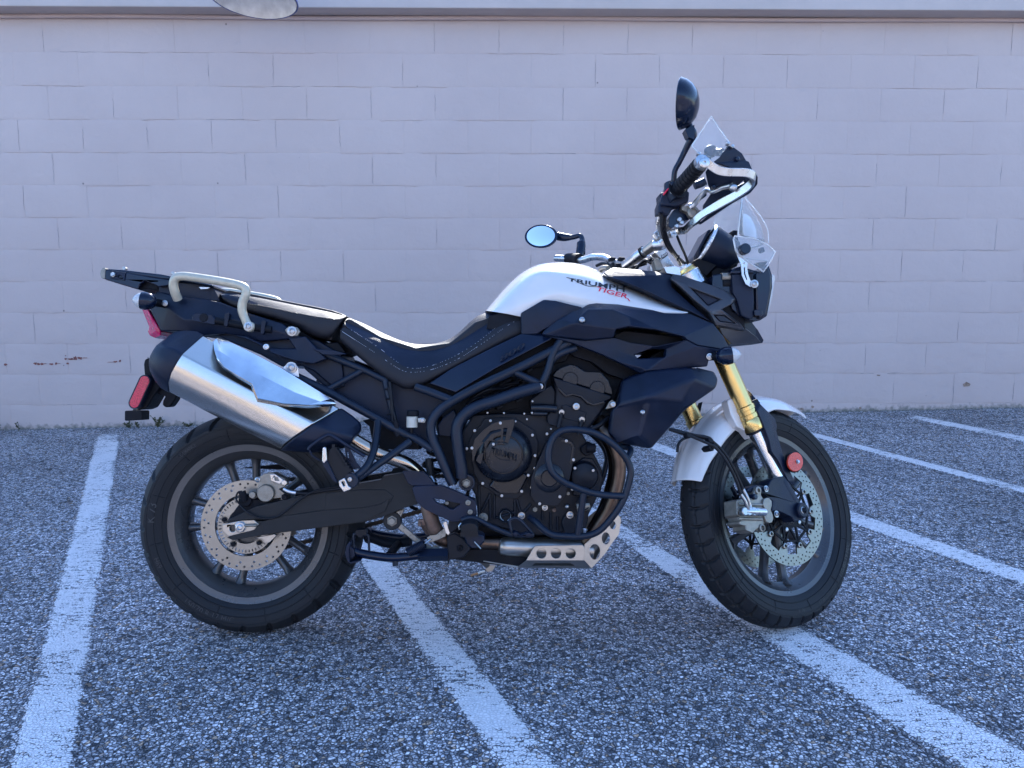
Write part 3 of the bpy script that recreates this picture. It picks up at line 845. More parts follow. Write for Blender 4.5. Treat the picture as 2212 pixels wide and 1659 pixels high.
def perf_disc(name, parent, c, fr, r0, r1, y, th, rows, m, inner=None, slots=None):
    """annulus with real drilled holes; rows = [(radius, count, hole radius, phase)]"""
    def circ(cx_, cz_, r, n, ph=0): return [(cx_ + r * math.cos(2 * math.pi * k / n + ph), cz_ + r * math.sin(2 * math.pi * k / n + ph)) for k in range(n)]
    loops = [circ(0, 0, r1, 96), inner or circ(0, 0, r0, 72)]
    for (rr, n, hr, ph) in rows:
        for k in range(n):
            a = 2 * math.pi * k / n + ph
            loops.append(circ(rr * math.cos(a), rr * math.sin(a), hr, 8))
    for s in (slots or []): loops.append(s)
    tr = tess(loops)
    P = [q for l in loops for q in l]; n = len(P)
    V = [(c[0] + a, c[1] - y, c[2] + b) for a, b in P] + [(c[0] + a, c[1] - y + th, c[2] + b) for a, b in P]
    F = [tuple(t) for t in tr] + [tuple(i + n for i in reversed(t)) for t in tr]
    k = 0
    for l in loops:
        for i in range(len(l)): a, b = k + i, k + (i + 1) % len(l); F.append((a, b, b + n, a + n))
        k += len(l)
    return mk(name, V, F, m, parent, fr, 30)

# rear wheel
RW = group_part('rear_wheel')
tyre(RW, CR, 'B', .3215, .155, .229, 25, True)
rim(RW, CR, 'B', .2235, .060, 101, .042)
arc_text(RW, CR, 'B', 'K 73', .268, rad(172), .022, .0787)
arc_text_in(RW, CR, 'B', '150/70 R 17 M/C', .270, rad(247), .016, .0787)
arc_text(RW, CR, 'B', '69H', .268, rad(203), .016, .0787)
arc_text(RW, CR, 'B', 'TOURANCE', .270, rad(128), .012, .0787)
lathe('hub', CR, LAT, [(.02, -.10), (.045, -.10), (.05, -.06), (.042, -.03), (.046, 0), (.042, .03), (.055, .055), (.06, .066), (.02, .068)], 'wheel', RW, seg=40)
perf_disc('brake_disc', RW, CR, 'B', .088, .1275, .077, .005, [(.1175, 34, .0034, .05), (.106, 17, .0034, .12)], 'disc')
slots = []
for k in range(48):
    a = 2 * math.pi * k / 48; slots.append([(r * math.cos(a + d), r * math.sin(a + d)) for r, d in ((.0685, -.022), (.0765, -.022), (.0765, .022), (.0685, .022))])
perf_disc('sensor_ring', RW, CR, 'B', .052, .0795, .080, .003, [], 'disc', slots=slots)
for k in range(5):
    a = rad(20 + 72 * k); c0 = CR + Vector((.062 * math.cos(a), 0, .062 * math.sin(a)))
    lathe('disc_carrier', c0, LAT, [(.016, .06), (.016, .079), (.01, .080)], 'wheel', RW, seg=16)
    lathe('disc_bolt', c0, LAT, [(.0062, .08), (.006, .0855), (.003, .086)], 'plastic_dark', RW, seg=12)
# sprocket and chain on the far side
tt = []
for k in range(46 * 4):
    a = 2 * math.pi * k / (46 * 4); r = (.112, .1145, .112, .106)[k % 4]; tt.append((r * math.cos(a), r * math.sin(a)))
loops = [tt, [(.07 * math.cos(2 * math.pi * k / 40), .07 * math.sin(2 * math.pi * k / 40)) for k in range(40)]]
tr = tess(loops); P = [q for l in loops for q in l]; n = len(P)
V = [(a, .085, .321 + b) for a, b in P] + [(a, .092, .321 + b) for a, b in P]
F = [tuple(t) for t in tr] + [tuple(i + n for i in reversed(t)) for t in tr]
k = 0
for l in loops:
    for i in range(len(l)): a, b = k + i, k + (i + 1) % len(l); F.append((a, b, b + n, a + n))
    k += len(l)
mk('sprocket', V, F, 'dirty_alu', RW)
lathe('sprocket_carrier', CR, LAT, [(.03, -.085), (.075, -.085), (.07, -.06), (.03, -.055)], 'wheel', RW, seg=30)
ch = []
p0, p1 = Vector((0, .0885, .321)), Vector((.585, .0885, .40))
dd = (p1 - p0).normalized(); nn = Vector((-dd.z, 0, dd.x))
path = []
for i in range(40): path.append(p0.lerp(p1, i / 40) + nn * (.110 + (.04 - .110) * i / 40))
for i in range(10): a = math.pi / 2 - math.pi * i / 10; path.append(p1 + (dd * math.cos(a) + nn * math.sin(a)) * .04)
for i in range(40): path.append(p1.lerp(p0, i / 40) - nn * (.04 + .07 * i / 40))
for i in range(24): a = -math.pi / 2 - math.pi * i / 24; path.append(p0 + (dd * math.cos(a) + nn * math.sin(a)) * .110)
V, F = [], []
npth = len(path); tot = []
cum = [0]
for i in range(npth): cum.append(cum[-1] + (path[(i + 1) % npth] - path[i]).length)
Lc = cum[-1]; nl = 112
def at(s):
    s %= Lc
    for i in range(npth):
        if cum[i + 1] >= s: return path[i].lerp(path[(i + 1) % npth], (s - cum[i]) / max(1e-6, cum[i + 1] - cum[i]))
for i in range(nl):
    a, b = at(i * Lc / nl), at((i + .93) * Lc / nl); t = (b - a).normalized(); u = Vector((-t.z, 0, t.x)) * .0065; y = .0075 if i % 2 else .0095
    m_ = (a + b) / 2
    for yy in (-y, y - .002):
        b0 = len(V)
        for yv in (yy, yy + .002):
            for q_ in (a - t * .003 - u, a - t * .003 + u, m_ + u * .7, b + t * .003 + u, b + t * .003 - u, m_ - u * .7): V.append(q_ + Vector((0, yv, 0)))
        F += [tuple(b0 + j for j in range(6)), tuple(b0 + 11 - j for j in range(6))] + [(b0 + j, b0 + (j + 1) % 6, b0 + 6 + (j + 1) % 6, b0 + 6 + j) for j in range(6)]
mk('chain', V, F, 'chain_steel')

# front wheel (turned with the steering)
FW = group_part('front_wheel')
tyre(FW, CF, 'S', .329, .112, .244, 40, False)
rim(FW, CF, 'S', .2385, .039, 263, .035)
arc_text_in(FW, CF, 'S', '110/80-19 M/C', .282, rad(-32), .014, .0572)
arc_text_in(FW, CF, 'S', 'K 76', .28, rad(-87), .010, .0572)
arc_text_in(FW, CF, 'S', '57 H', .28, rad(-68), .011, .0572)
lathe('hub', CF, LAT, [(.015, -.08), (.03, -.08), (.045, -.062), (.047, -.05), (.028, -.03), (.028, .03), (.047, .05), (.045, .062), (.03, .08), (.015, .08)], 'wheel', FW, 'S', seg=40)
for s in (1, -1):
    inner = []
    for k in range(10):
        a0 = 2 * math.pi * k / 10
        for d, r in ((-.12, .106), (-.06, .098), (.06, .098), (.12, .106), (.16, .122), (.47, .122)): inner.append((r * math.cos(a0 + d), r * math.sin(a0 + d)))
    perf_disc('brake_disc', FW, CF, 'S', .1, .154, .0665 if s == 1 else -.0615, .005, [(.148, 40, .0026, 0), (.1395, 40, .0026, .08), (.131, 40, .0026, .0)], 'disc_front', inner=inner)
    # black carrier star
    V, F = [], []
    y = .068 if s == 1 else -.062
    for k in range(10):
        a = 2 * math.pi * k / 10
        for q0, q1 in (((.040, a - .35), (.104, a)), ((.040, a + .35), (.104, a)), ((.104, a), (.104, a + .628))):
            A_ = Vector((CF.x + q0[0] * math.cos(q0[1]), -y, CF.z + q0[0] * math.sin(q0[1]))); B_ = Vector((CF.x + q1[0] * math.cos(q1[1]), -y, CF.z + q1[0] * math.sin(q1[1])))
            if q0[0] > .1: A_ = A_.lerp(Vector((CF.x, -y, CF.z)), .16); B_ = B_.lerp(Vector((CF.x, -y, CF.z)), .16)
            v, f = sweep([A_, B_], 1, rect=[(-.0025, -.003), (.0025, -.003), (.0025, .003), (-.0025, .003)], up=LAT)
            F += [tuple(i + len(V) for i in q) for q in f]; V += v
    v, f = lathe_geo((CF.x, -y, CF.z), LAT, [(.036, -.003), (.047, -.003), (.047, .003), (.036, .003)], 30, closed=True)
    F += [tuple(i + len(V) for i in q) for q in f]; V += v
    mk('disc_carrier', V, F, 'plastic_dark', FW, 'S')
    for k in range(10):
        a = 2 * math.pi * k / 10
        c0 = Vector((CF.x + .101 * math.cos(a), -y, CF.z + .101 * math.sin(a)))
        lathe('disc_bobbin', c0, LAT * s, [(.0085, -.002), (.0085, .004), (.0065, .005), (.005, .005), (.0045, .002)], 'disc', FW, 'S', seg=14)
        if k % 2:
            c0 = Vector((CF.x + .052 * math.cos(a), -y, CF.z + .052 * math.sin(a)))
            lathe('disc_bolt', c0, LAT * s, [(.006, -.002), (.006, .005), (.003, .006)], 'bolt', FW, 'S', seg=12)

# ------------------------------------------------------------------ swingarm, rear brake
SWI = T('B', [(845, 1060), (900, 1030), (1130, 920), (1400, 858), (1600, 815), (1900, 742), (2212, 690)]) + T('D', [(500, 660), (680, 630), (760, 740), (800, 900), (690, 930), (500, 1010), (330, 1058), (0, 1100)]) + \
      T('B', [(1300, 1152), (1120, 1180), (930, 1212), (880, 1190), (940, 1165), (1120, 1120), (1160, 1070), (1110, 1030), (850, 1066)])
prism('swingarm', SWI, .128, .088, 'swingarm', bevel=.008, mir=True, bseg=3)
# raised rib along the arm
prism('swingarm_rib', T('B', [(1180, 1050), (1400, 1000), (1700, 955), (2080, 930), (2212, 900)]) + T('D', [(560, 850), (520, 960), (330, 1050), (100, 1082)]) + T('B', [(1500, 1125), (1200, 1160)]), .133, .120, 'swingarm', bevel=.005, bseg=3)
prism('swingarm_boss', T('D', [(0, 800), (300, 770), (520, 770), (600, 830), (560, 900), (330, 960), (0, 990)]), .1295, .12, 'swingarm', bevel=.004)
AX = group_part('axle_adjuster')
prism('adjuster_plate', T('B', [(843, 1075), (1080, 1020), (1110, 1030), (1160, 1075), (1110, 1130), (890, 1182), (843, 1130)]), .127, .120, 'brushed', AX, bevel=.002,
      holes=[T('B', [(903, 1100), (915, 1082), (945, 1082), (955, 1110), (945, 1138), (915, 1138), (903, 1120)])])
drum('axle_nut', T('B', [(985, 1103)])[0], .0, .14, .12, 'alu', AX, seg=12, prof=[(.0155, 0), (.0155, .010), (.0125, .013), (.0085, .013), (.008, .022), (.0055, .023), (.005, .016)])
tube('adjuster_bolt', T('B', [(1040, 1085, .131), (1140, 1082, .131)]), .0042, 'alu_cast', AX, seg=8)
prism('torque_bracket', T('B', [(1120, 1190), (1290, 1160), (1310, 1170), (1250, 1230), (1210, 1235), (1190, 1200)]), .112, .105, 'brushed', bevel=.001)
CAL = group_part('rear_caliper')
prism('caliper_body', T('B', [(1125, 690), (1200, 640), (1280, 630), (1380, 680), (1390, 740), (1330, 770), (1410, 835), (1400, 870), (1290, 850), (1200, 860), (1140, 800), (1150, 720)]), .118, .085, 'alu_cast', CAL, bevel=.006, bseg=3)
drum('piston_cover', T('B', [(1212, 808)])[0], .032, .13, .10, 'alu_cast', CAL, prof=[(.0245, 0), (.0245, .024), (.022, .029), (.001, .030)])
prism('pad_spring', T('B', [(1250, 640), (1300, 640), (1370, 690), (1340, 730), (1260, 700)]), .124, .112, 'alu', CAL, bevel=.002, holes=[T('B', [(1290, 665), (1320, 672), (1330, 700), (1295, 695)])])
drum('banjo_bolt', T('B', [(1375, 715)])[0], .009, .128, .11, 'alu', CAL, seg=6)
drum('bleed_nipple', T('B', [(1142, 690)])[0], .0105, .122, .10, 'alu', CAL, seg=16, prof=[(.0075, 0), (.0075, .02), (.0045, .022), (.0035, .018)])
drum('slide_pin', T('B', [(1098, 822)])[0], .017, .125, .09, 'alu_cast', CAL, prof=[(.0125, 0), (.0125, .022), (.010, .024), (.0085, .034), (.002, .035)])
bolt('B', 1382, 838, .122, .012, 'hex', CAL, m='plastic_dark')
V, F = text_geo('NISSIN', .01); tp = [(1255, 838), (1160, 795)]
vv = []
for (a, b) in V:
    px = 1252 + (1160 - 1252) * a; py = 846 + (800 - 846) * a; ox, oy = (.44, -.9)
    q_ = unp(T('B', [(px - ox * (b - .5) * -44, py - oy * (b - .5) * -44)])[0], .1305); vv.append(q_)
mk('caliper_lettering', vv, F, 'dirty_alu', CAL, smooth=None)
prism('caliper_bracket', T('B', [(880, 1050), (940, 960), (1000, 880), (1060, 850), (1180, 860), (1290, 850), (1400, 860), (1300, 950), (1050, 1010)]), .106, .09, 'plastic_dark', bevel=.004)
tube('sensor', T('B', [(1030, 870, .118), (1020, 820, .122), (1010, 790, .122)]), .010, 'plastic_dark', seg=12)
drum('sensor_boss', T('B', [(1035, 870)])[0], .018, .116, .10, 'plastic_dark')
tube('sensor_cable', T('B', [(1010, 790, .124), (975, 800, .124), (960, 850, .125), (990, 900, .128), (1060, 970, .136), (1180, 1022, .138), (1300, 1015, .138), (1400, 950, .138), (1500, 870, .14), (1600, 805, .14), (1700, 770, .14), (1860, 745, .14)]), .0026, 'rubber_part', seg=8)
tube('brake_hose', T('B', [(1380, 770, .125), (1440, 790, .13), (1560, 808, .134), (1700, 785, .134), (1880, 760, .136)]), .0052, 'rubber_part', seg=10)
tube('hose_ferrule', T('B', [(1375, 768, .127), (1420, 790, .13), (1480, 802, .131)]), .0068, 'alu', seg=12)
prism('chain_guard', T('B', [(1000, 588), (1420, 545), (1640, 610), (1900, 660), (2100, 660), (2100, 690), (1600, 610), (1300, 600)]), -.075, -.085, 'plastic_dark', bevel=.001)
# linkage under the arm, rear caliper stay
prism('linkage_arm', T('D', [(510, 1020), (620, 960), (690, 935), (660, 1010), (640, 1050), (850, 1230), (920, 1270), (970, 1290), (940, 1310), (850, 1290), (600, 1090), (540, 1075)]), .11, .10, 'dirty_alu', bevel=.003)
bolt('D', 580, 1045, .112, .017, 'hex', m='dirty_alu'); bolt('D', 955, 1290, .112, .013, 'washer', m='dirty_alu')
drum('linkage_bush', T('D', [(580, 1045)])[0], .026, .113, .09, 'swingarm')

# ------------------------------------------------------------------ muffler
MU = group_part('muffler')
def ring_oct(c, hz, ax, k):
    """outline of the can: (height, depth) pairs, c = local centre, hz = scale"""
    pts = [(.95, -.6), (1.0, -.1), (.65, .42), (.30, .93), (-.02, 1.), (-.34, .98), (-.66, .75), (-1.0, .1), (-.95, -.6), (-.6, -1.), (.6, -1.)]
    return [c + ax * (a * hz[0]) + LAT * (b * hz[1]) for a, b in pts]
W_M = .195
def mpt(c, x, y, w=W_M): return unp(T(c, [(x, y)])[0], w)
r_top, r_bot = mpt('A', 1090, 735), mpt('A', 812, 1220)
f_top, f_bot = mpt('A', 2220, 1385), mpt('A', 1900, 1660)
rc, rh = (r_top + r_bot) / 2, (r_top - r_bot) / 2
axd = Vector((rh.x, 0, rh.z)).normalized()
f_top2 = mpt('B', 1850, 75); f_bot2 = mpt('B', 1350, 420)
fc, fh = (f_top2 + f_bot2) / 2, (f_top2 - f_bot2) / 2
secs = []
def section(c, h, d, tilt): return ring_oct(c, (h, d), tilt, 0)
hr, hf = rh.length, fh.length
s0 = [(rc, hr, .064, rh.normalized()), (rc.lerp(fc, .3), hr + (hf - hr) * .3, .066, rh.normalized().lerp(fh.normalized(), .3).normalized()), (rc.lerp(fc, .65), hr + (hf - hr) * .65, .066, rh.normalized().lerp(fh.normalized(), .65).normalized()), (fc, hf, .062, fh.normalized())]
def loft(name, rings, m, parent, smooth=35, bevel=0., subd=0):
    V = [v for r in rings for v in r]; n = len(rings[0]); F = []
    for i in range(len(rings) - 1):
        for k in range(n): F.append((i * n + k, i * n + (k + 1) % n, (i + 1) * n + (k + 1) % n, (i + 1) * n + k))
    F.append(tuple(range(n))); F.append(tuple((len(rings) - 1) * n + k for k in range(n - 1, -1, -1)))
    return mk(name, V, F, m, parent, smooth=smooth, bevel=bevel, subd=subd, bseg=3)
loft('can', [section(*s) for s in s0], 'muffler', MU, smooth=24, bevel=.004)
# rear cap
c1 = mpt('A', 800, 900); c2 = mpt('A', 715, 880)
ax2 = rh.normalized()
cap = [(rc + (fc - rc).normalized() * .006, hr * 1.035, .067, ax2), (rc - (fc - rc).normalized() * .02, hr * 1.03, .068, ax2), (rc.lerp(c2, .55) + ax2 * .004, hr * .92, .062, ax2), (rc.lerp(c2, .85) + ax2 * .006, hr * .74, .05, ax2), (c2 + ax2 * .004, hr * .50, .035, ax2)]
loft('rear_cap', [section(*s) for s in cap], 'plastic', MU, smooth=30, bevel=.008)
# front cap and joint to the pipe
g1 = (mpt('B', 1850, 75) + mpt('B', 1350, 425)) / 2; gd = mpt('B', 1990, 250); 
h1 = (mpt('B', 1850, 70) - mpt('B', 1345, 430)) / 2
h2 = (mpt('B', 1990, 200) - mpt('B', 1900, 420)) / 2
m1 = (mpt('B', 1960, 130) + mpt('B', 1600, 460)) / 2; hm = (mpt('B', 1960, 130) - mpt('B', 1600, 460)) / 2
m2 = (mpt('B', 2030, 270) + mpt('B', 1940, 400)) / 2; hm2 = (mpt('B', 2030, 270) - mpt('B', 1940, 400)) / 2
loft('front_cap', [section(g1, h1.length * 1.03, .066, h1.normalized()), section(m1, hm.length * .98, .064, hm.normalized()), section(m1.lerp(m2, .6), hm.length * .72, .052, hm.normalized()), section(m2, hm2.length * 1.1, .036, hm2.normalized())], 'plastic', MU, smooth=30, bevel=.007)
# polished heat shield riding on the can
sh_top = [(1195, 790, .235), (1230, 758, .215), (1330, 790, .212), (1560, 905, .212), (1760, 1010, .212), (1960, 1130, .212), (2212, 1285, .214), (2240, 1300, .22)]
sh_in = [(a, b + 10, .15) for a, b, c in sh_top]
sh_mid = [(1205, 860, .262), (1260, 880, .258), (1370, 950, .256), (1560, 1060, .256), (1740, 1150, .256), (1900, 1230, .256), (2120, 1310, .255), (2245, 1310, .24)]
sh_bot = [(1225, 930, .274), (1290, 1010, .276), (1400, 1080, .277), (1530, 1155, .277), (1580, 1280, .275), (1800, 1325, .272), (2020, 1338, .268), (2250, 1325, .25)]
sh_lip = [(1222, 945, .266), (1280, 1025, .267), (1390, 1098, .268), (1518, 1175, .268), (1575, 1312, .266), (1800, 1350, .264), (2010, 1368, .26), (2255, 1345, .245)]
sheet('heat_shield', [T('A', r) for r in (sh_in, sh_top, sh_mid, sh_bot, sh_lip)], 'shield', MU, mir=False, subd=0, solid=.003, smooth=16)
prism('hanger', T('A', [(1790, 1020), (1850, 970), (1900, 975), (1930, 1020), (1935, 1100), (1870, 1080)]), .19, .185, 'alu', MU, bevel=.001)
bolt('A', 1868, 1015, .192, .016, 'washer', MU)
# exhaust system
tube('exhaust_pipe', T('D', [(230, 335, .18), (340, 400, .175), (480, 470, .165), (600, 510, .155), (720, 560, .14), (830, 660, .12), (880, 800, .11), (900, 960, .10), (960, 1120, .09), (1080, 1210, .075)]), .0190, 'pipe_bright', seg=24)
tube('pipe_clamp', T('D', [(885, 1040, .10), (935, 1120, .09)]), .025, 'rusty', seg=20, n=2)
prism('clamp_ear', T('D', [(805, 1035), (940, 1020), (960, 1080), (830, 1090), (800, 1070)]), .135, .12, 'rusty', bevel=.003)
bolt('D', 822, 1075, .137, .008, 'hex', m='rusty')
tube('exhaust_pipe', T('D', [(1000, 1180, .085), (1120, 1205, .08), (1250, 1225, .08), (1400, 1235, .08), (1560, 1240, .08)]), .0195, 'pipe', seg=24)
pc0, pc1 = unp(T('L', [(270, 815)])[0], .085), unp(T('L', [(1330, 865)])[0], .075)
dpc = pc1 - pc0
lathe('catalyst', pc0, dpc, [(.016, 0), (.0235, .006), (.0275, .025), (.0285, .08), (.0275, .10), (.031, .13), (.033, .22), (.030, .27)], 'brushed', seg=36, smooth=50)
for pts in ([(1290, 600, .10), (1330, 690, .125), (1400, 780, .14), (1450, 900, .145), (1465, 1020, .14), (1450, 1150, .135), (1410, 1290, .13), (1350, 1420, .12), (1270, 1540, .11), (1180, 1660, .09)],
            [(1270, 610, .04), (1330, 720, .06), (1400, 850, .07), (1440, 1000, .07), (1430, 1150, .07), (1370, 1350, .06), (1250, 1560, .05)],
            [(1270, 610, -.06), (1330, 720, -.06), (1390, 850, -.06), (1420, 1000, -.06), (1400, 1150, -.05), (1340, 1350, -.03), (1230, 1560, 0)]):
    tube('header_pipe', T('E', pts), .0185, 'pipe', seg=20)

tube('down_pipe', T('D', [(885, 880, .125), (900, 960, .13), (935, 1080, .13), (980, 1160, .12), (1030, 1200, .11)]), .0215, 'rusty', seg=20)
tube('down_pipe', T('D', [(960, 1160, .115), (1040, 1210, .11), (1120, 1235, .10)]), .0225, 'pipe', seg=20)
prism('pipe_guard', T('D', [(1130, 1080), (1800, 1100), (2230, 1130), (2230, 1220), (1500, 1235), (1300, 1300), (1180, 1310)]), .04, -.06, 'plastic_dark', bevel=.003)
prism('skid_liner', T('K', [(1085, 512), (1180, 430), (1500, 420), (1790, 440), (1745, 570), (1660, 582)]), .09, -.09, 'plastic_dark', bevel=.002)
# ------------------------------------------------------------------ skid plate
SK = group_part('skid_plate')
def circ_px(x, y, rx, ry, n=24): return [(x + rx * math.cos(2 * math.pi * k / n), y + ry * math.sin(2 * math.pi * k / n)) for k in range(n)]
prism('side_plate', T('L', [(590, 985), (680, 830), (700, 817), (1240, 807), (1262, 840), (1262, 985)]), .135, .132, 'brushed', SK, bevel=.0008, mir=True,
      holes=[T('L', circ_px(x, 905, 58, 58)) for x in (765, 933, 1103)])
ed = lambda x, y: .135 - max(0, (x - (1900 + 1255 * .3472))) * .00014
prism('front_plate', T('L', [(1262, 985), (1262, 800), (1640, 462), (1662, 468), (1684, 515), (1660, 680), (1590, 770), (1500, 905), (1345, 1075)]), ed, 0, 'brushed', SK, bevel=.0008, thick=.0035, mir=True,
      holes=[T('L', circ_px(1380, 885, 62, 90)), T('L', circ_px(1508, 730, 47, 70)), T('L', circ_px(1588, 578, 35, 48))])
lo = lambda x, y: .135 - max(0, (y - (1900 + 985 * .3472))) * .0011
prism('lower_plate', T('L', [(590, 985), (1262, 985), (1345, 1078), (480, 1068)]), lo, 0, 'brushed', SK, bevel=.0008, thick=.003, mir=True,
      holes=[T('L', [(650, 1052), (690, 1018), (1100, 1018), (1160, 1052)])])
q0, q1 = unp(T('L', [(480, 1068)])[0], .10), unp(T('L', [(1345, 1076)])[0], .10)
q2 = unp(T('K', [(1080, 505)])[0], .10); z_ = q1.z
v = []; f = []
strip = [(q2.x, .08, q2.z + .004), (q0.x, .10, q0.z), (q1.x, .10, q1.z), (unp(T('L', [(1684, 515)])[0], .07).x, .03, unp(T('L', [(1684, 515)])[0], .07).z)]
for (x, hw, z) in strip: v += [(x, -hw, z), (x, hw, z)]
for i in range(3): f.append((i * 2, i * 2 + 1, i * 2 + 3, i * 2 + 2))
mk('bottom_plate', v, f, 'brushed', SK, solid=.003, smooth=20)
tube('tie_bracket', T('L', [(95, 968, .06), (140, 965, .06), (155, 935, .06), (285, 940, .06), (300, 980, .06), (340, 985, .06)]), .0022, 'brushed', SK, seg=6, n=3)

# ------------------------------------------------------------------ engine
EN = group_part('engine')
prism('crankcase', T('E', [(110, 700), (200, 560), (520, 545), (860, 560), (1130, 700), (1230, 870), (1320, 1040), (1310, 1200), (1200, 1420), (1180, 1540), (900, 1590), (560, 1570), (250, 1480), (215, 1250), (100, 1050)]), .125, -.125, 'engine', EN, bevel=.012)
prism('cylinder_block', T('E', [(890, 280), (1390, 400), (1340, 500), (1180, 720), (840, 640), (830, 560), (905, 480), (910, 350)]), .145, -.145, 'engine', EN, bevel=.008)
prism('cylinder_head', T('E', [(885, 232), (1400, 396), (1385, 430), (1330, 455), (1250, 480), (1180, 470), (1130, 415), (1060, 395), (1000, 405), (960, 370), (920, 320)]), .152, -.152, 'engine', EN, bevel=.004, bseg=3)
prism('cam_cover', T('E', [(885, 228), (905, 190), (960, 150), (1040, 122), (1100, 140), (1180, 190), (1310, 195), (1370, 260), (1395, 320), (1402, 392)]), .146, -.146, 'engine_satin', EN, bevel=.009, bseg=3)
for x, y in ((1040, 258), (1275, 335)): drum('cam_cap', T('E', [(x, y)])[0], .03, .1495, .14, 'engine_satin', EN, seg=40, prof=[(.022, 0), (.022, .008), (.021, .0095), (.020, .0085), (.001, .0088)])
prism('head_rib', T('E', [(925, 330), (1000, 405), (1060, 388), (1130, 408), (1180, 455), (1240, 480), (1340, 455), (1330, 440), (1240, 462), (1190, 440), (1140, 396), (1060, 372), (1005, 385), (940, 325)]), .1555, .15, 'engine_satin', EN, bevel=.0012)
prism('cylinder_web', T('E', [(960, 480), (1000, 470), (1180, 540), (1170, 640), (980, 590)]), .1475, .14, 'engine', EN, bevel=.003)
bolt('E', 1088, 487, .150, .0155, 'socket', EN)
for x, y in ((965, 540), (1142, 602)):
    tube('cylinder_stud', T('E', [(x, y, .152), (x - 28, y + 130, .152)]), .0062, 'engine', EN, seg=14, n=2)
    drum('stud_cap', T('E', [(x, y - 2)])[0], .009, .156, .146, 'bolt', EN, seg=14)
tube('coolant_pipe', T('E', [(700, 500, .15), (800, 500, .15), (920, 510, .15)]), .0115, 'engine_satin', EN)
tube('coolant_pipe', T('E', [(700, 548, .15), (840, 552, .15)]), .0065, 'engine_satin', EN)
prism('thermostat_plate', T('E', [(690, 430), (820, 330), (880, 300), (910, 350), (910, 480), (860, 570), (700, 560)]), .135, .10, 'engine', EN, bevel=.004)
# clutch cover
cc = T('E', [(462, 905)])[0]
prism('clutch_flange', T('E', [(205, 700), (260, 655), (300, 590), (440, 585), (560, 590), (640, 640), (730, 700), (760, 800), (755, 920), (740, 1040), (690, 1100), (640, 1180), (640, 1240), (580, 1280), (430, 1275), (330, 1200), (260, 1165), (205, 1060), (185, 900), (150, 880), (150, 830)]), .140, .12, 'engine', EN, bevel=.004)
drum('clutch_cover', cc, .0, .198, .135, 'engine_satin', EN, seg=72, prof=[(.0815, 0), (.0805, .018), (.077, .033), (.069, .045), (.058, .052), (.0535, .054), (.0525, .052), (.0505, .052), (.0495, .0555), (.047, .0565), (.001, .057)])
prism('clutch_tail', T('E', [(330, 1180), (420, 1240), (600, 1240), (680, 1090), (640, 1060), (400, 1080)]), .152, .13, 'engine_satin', EN, bevel=.006)
gh = [T('E', [(462, 672), (496, 672), (480, 765), (468, 790), (455, 770)]), T('E', [(275, 790), (350, 700), (440, 682), (440, 700), (360, 725), (295, 800)]), T('E', [(232, 868), (290, 800), (340, 780), (300, 850), (240, 885)]),
      T('E', [(225, 955), (245, 905), (290, 890), (272, 965), (262, 985)]), T('E', [(370, 775), (385, 750), (440, 735), (440, 765), (400, 790)])]
prism('clutch_guard', T('E', [(190, 860), (215, 770), (290, 690), (360, 640), (430, 612), (550, 600), (556, 640), (530, 730), (505, 805), (480, 818), (440, 795), (400, 812), (350, 845), (335, 900), (312, 950), (295, 1015), (280, 1018), (195, 970)]), .206, .199, 'engine_satin', EN, bevel=.0016, holes=gh)
V, F = text_geo('TRIUMPH', .012)
vv = []
for (a, b) in V:
    px = 358 + 218 * a + (b - .5) * 8; py = 872 + 62 * a + math.sin(a * math.pi) * -6 - (b - .5) * 52 * (1. + .3 * abs(a - .5))
    vv.append(unp(T('E', [(px, py)])[0], .1968))
mk('cover_lettering', vv, F, 'engine', EN, smooth=None, solid=.0012)
tube('cover_swoosh', T('E', [(385, 915, .1975), (430, 945, .1975), (480, 955, .1975), (530, 955, .1975)]), .0008, 'engine', EN, seg=5)
# crank and starter covers
prism('alternator_cover', T('E', [(832, 800), (890, 755), (960, 750), (1060, 800), (1082, 850), (1065, 960), (1040, 1090), (1000, 1250), (930, 1345), (850, 1345), (755, 1340), (700, 1260), (700, 1110), (735, 1020), (790, 900)]), .168, .12, 'engine', EN, bevel=.007, bseg=3)
drum('pulse_cover', T('E', [(862, 1112)])[0], 0, .19, .16, 'engine_satin', EN, seg=48, prof=[(.042, 0), (.040, .010), (.032, .015), (.0245, .0165), (.0228, .0185), (.0215, .0165), (.001, .0165)])
drum('water_pump', T('E', [(1165, 1095)])[0], 0, .165, .12, 'engine', EN, seg=40, prof=[(.042, 0), (.041, .02), (.035, .034), (.02, .04), (.001, .041)])
prism('pump_flange', T('E', [(1060, 1000), (1150, 930), (1240, 940), (1300, 1040), (1325, 1110), (1300, 1220), (1200, 1280), (1060, 1260)]), .135, .11, 'engine', EN, bevel=.005)
prism('cover_rib', T('E', [(960, 770), (1050, 790), (1072, 830), (1050, 990), (1035, 985), (1055, 840), (1035, 810), (960, 790)]), .1705, .166, 'engine_satin', EN, bevel=.001)
tube('oil_filter', T('E', [(1150, 1330, .10), (1150, 1330, .15)]), .019, 'plastic_dark', EN, n=2)
tube('filter_band', T('E', [(1095, 1360, .14), (1205, 1340, .14)]), .014, 'alu_cast', EN, n=2)
prism('breather_box', T('E', [(1130, 840), (1200, 790), (1270, 830), (1250, 890), (1180, 920), (1130, 880)]), .14, .10, 'plastic_dark', EN, bevel=.004)
tube('breather_cap', T('E', [(1180, 850, .14), (1255, 845, .14)]), .013, 'plastic_dark', EN, n=2)
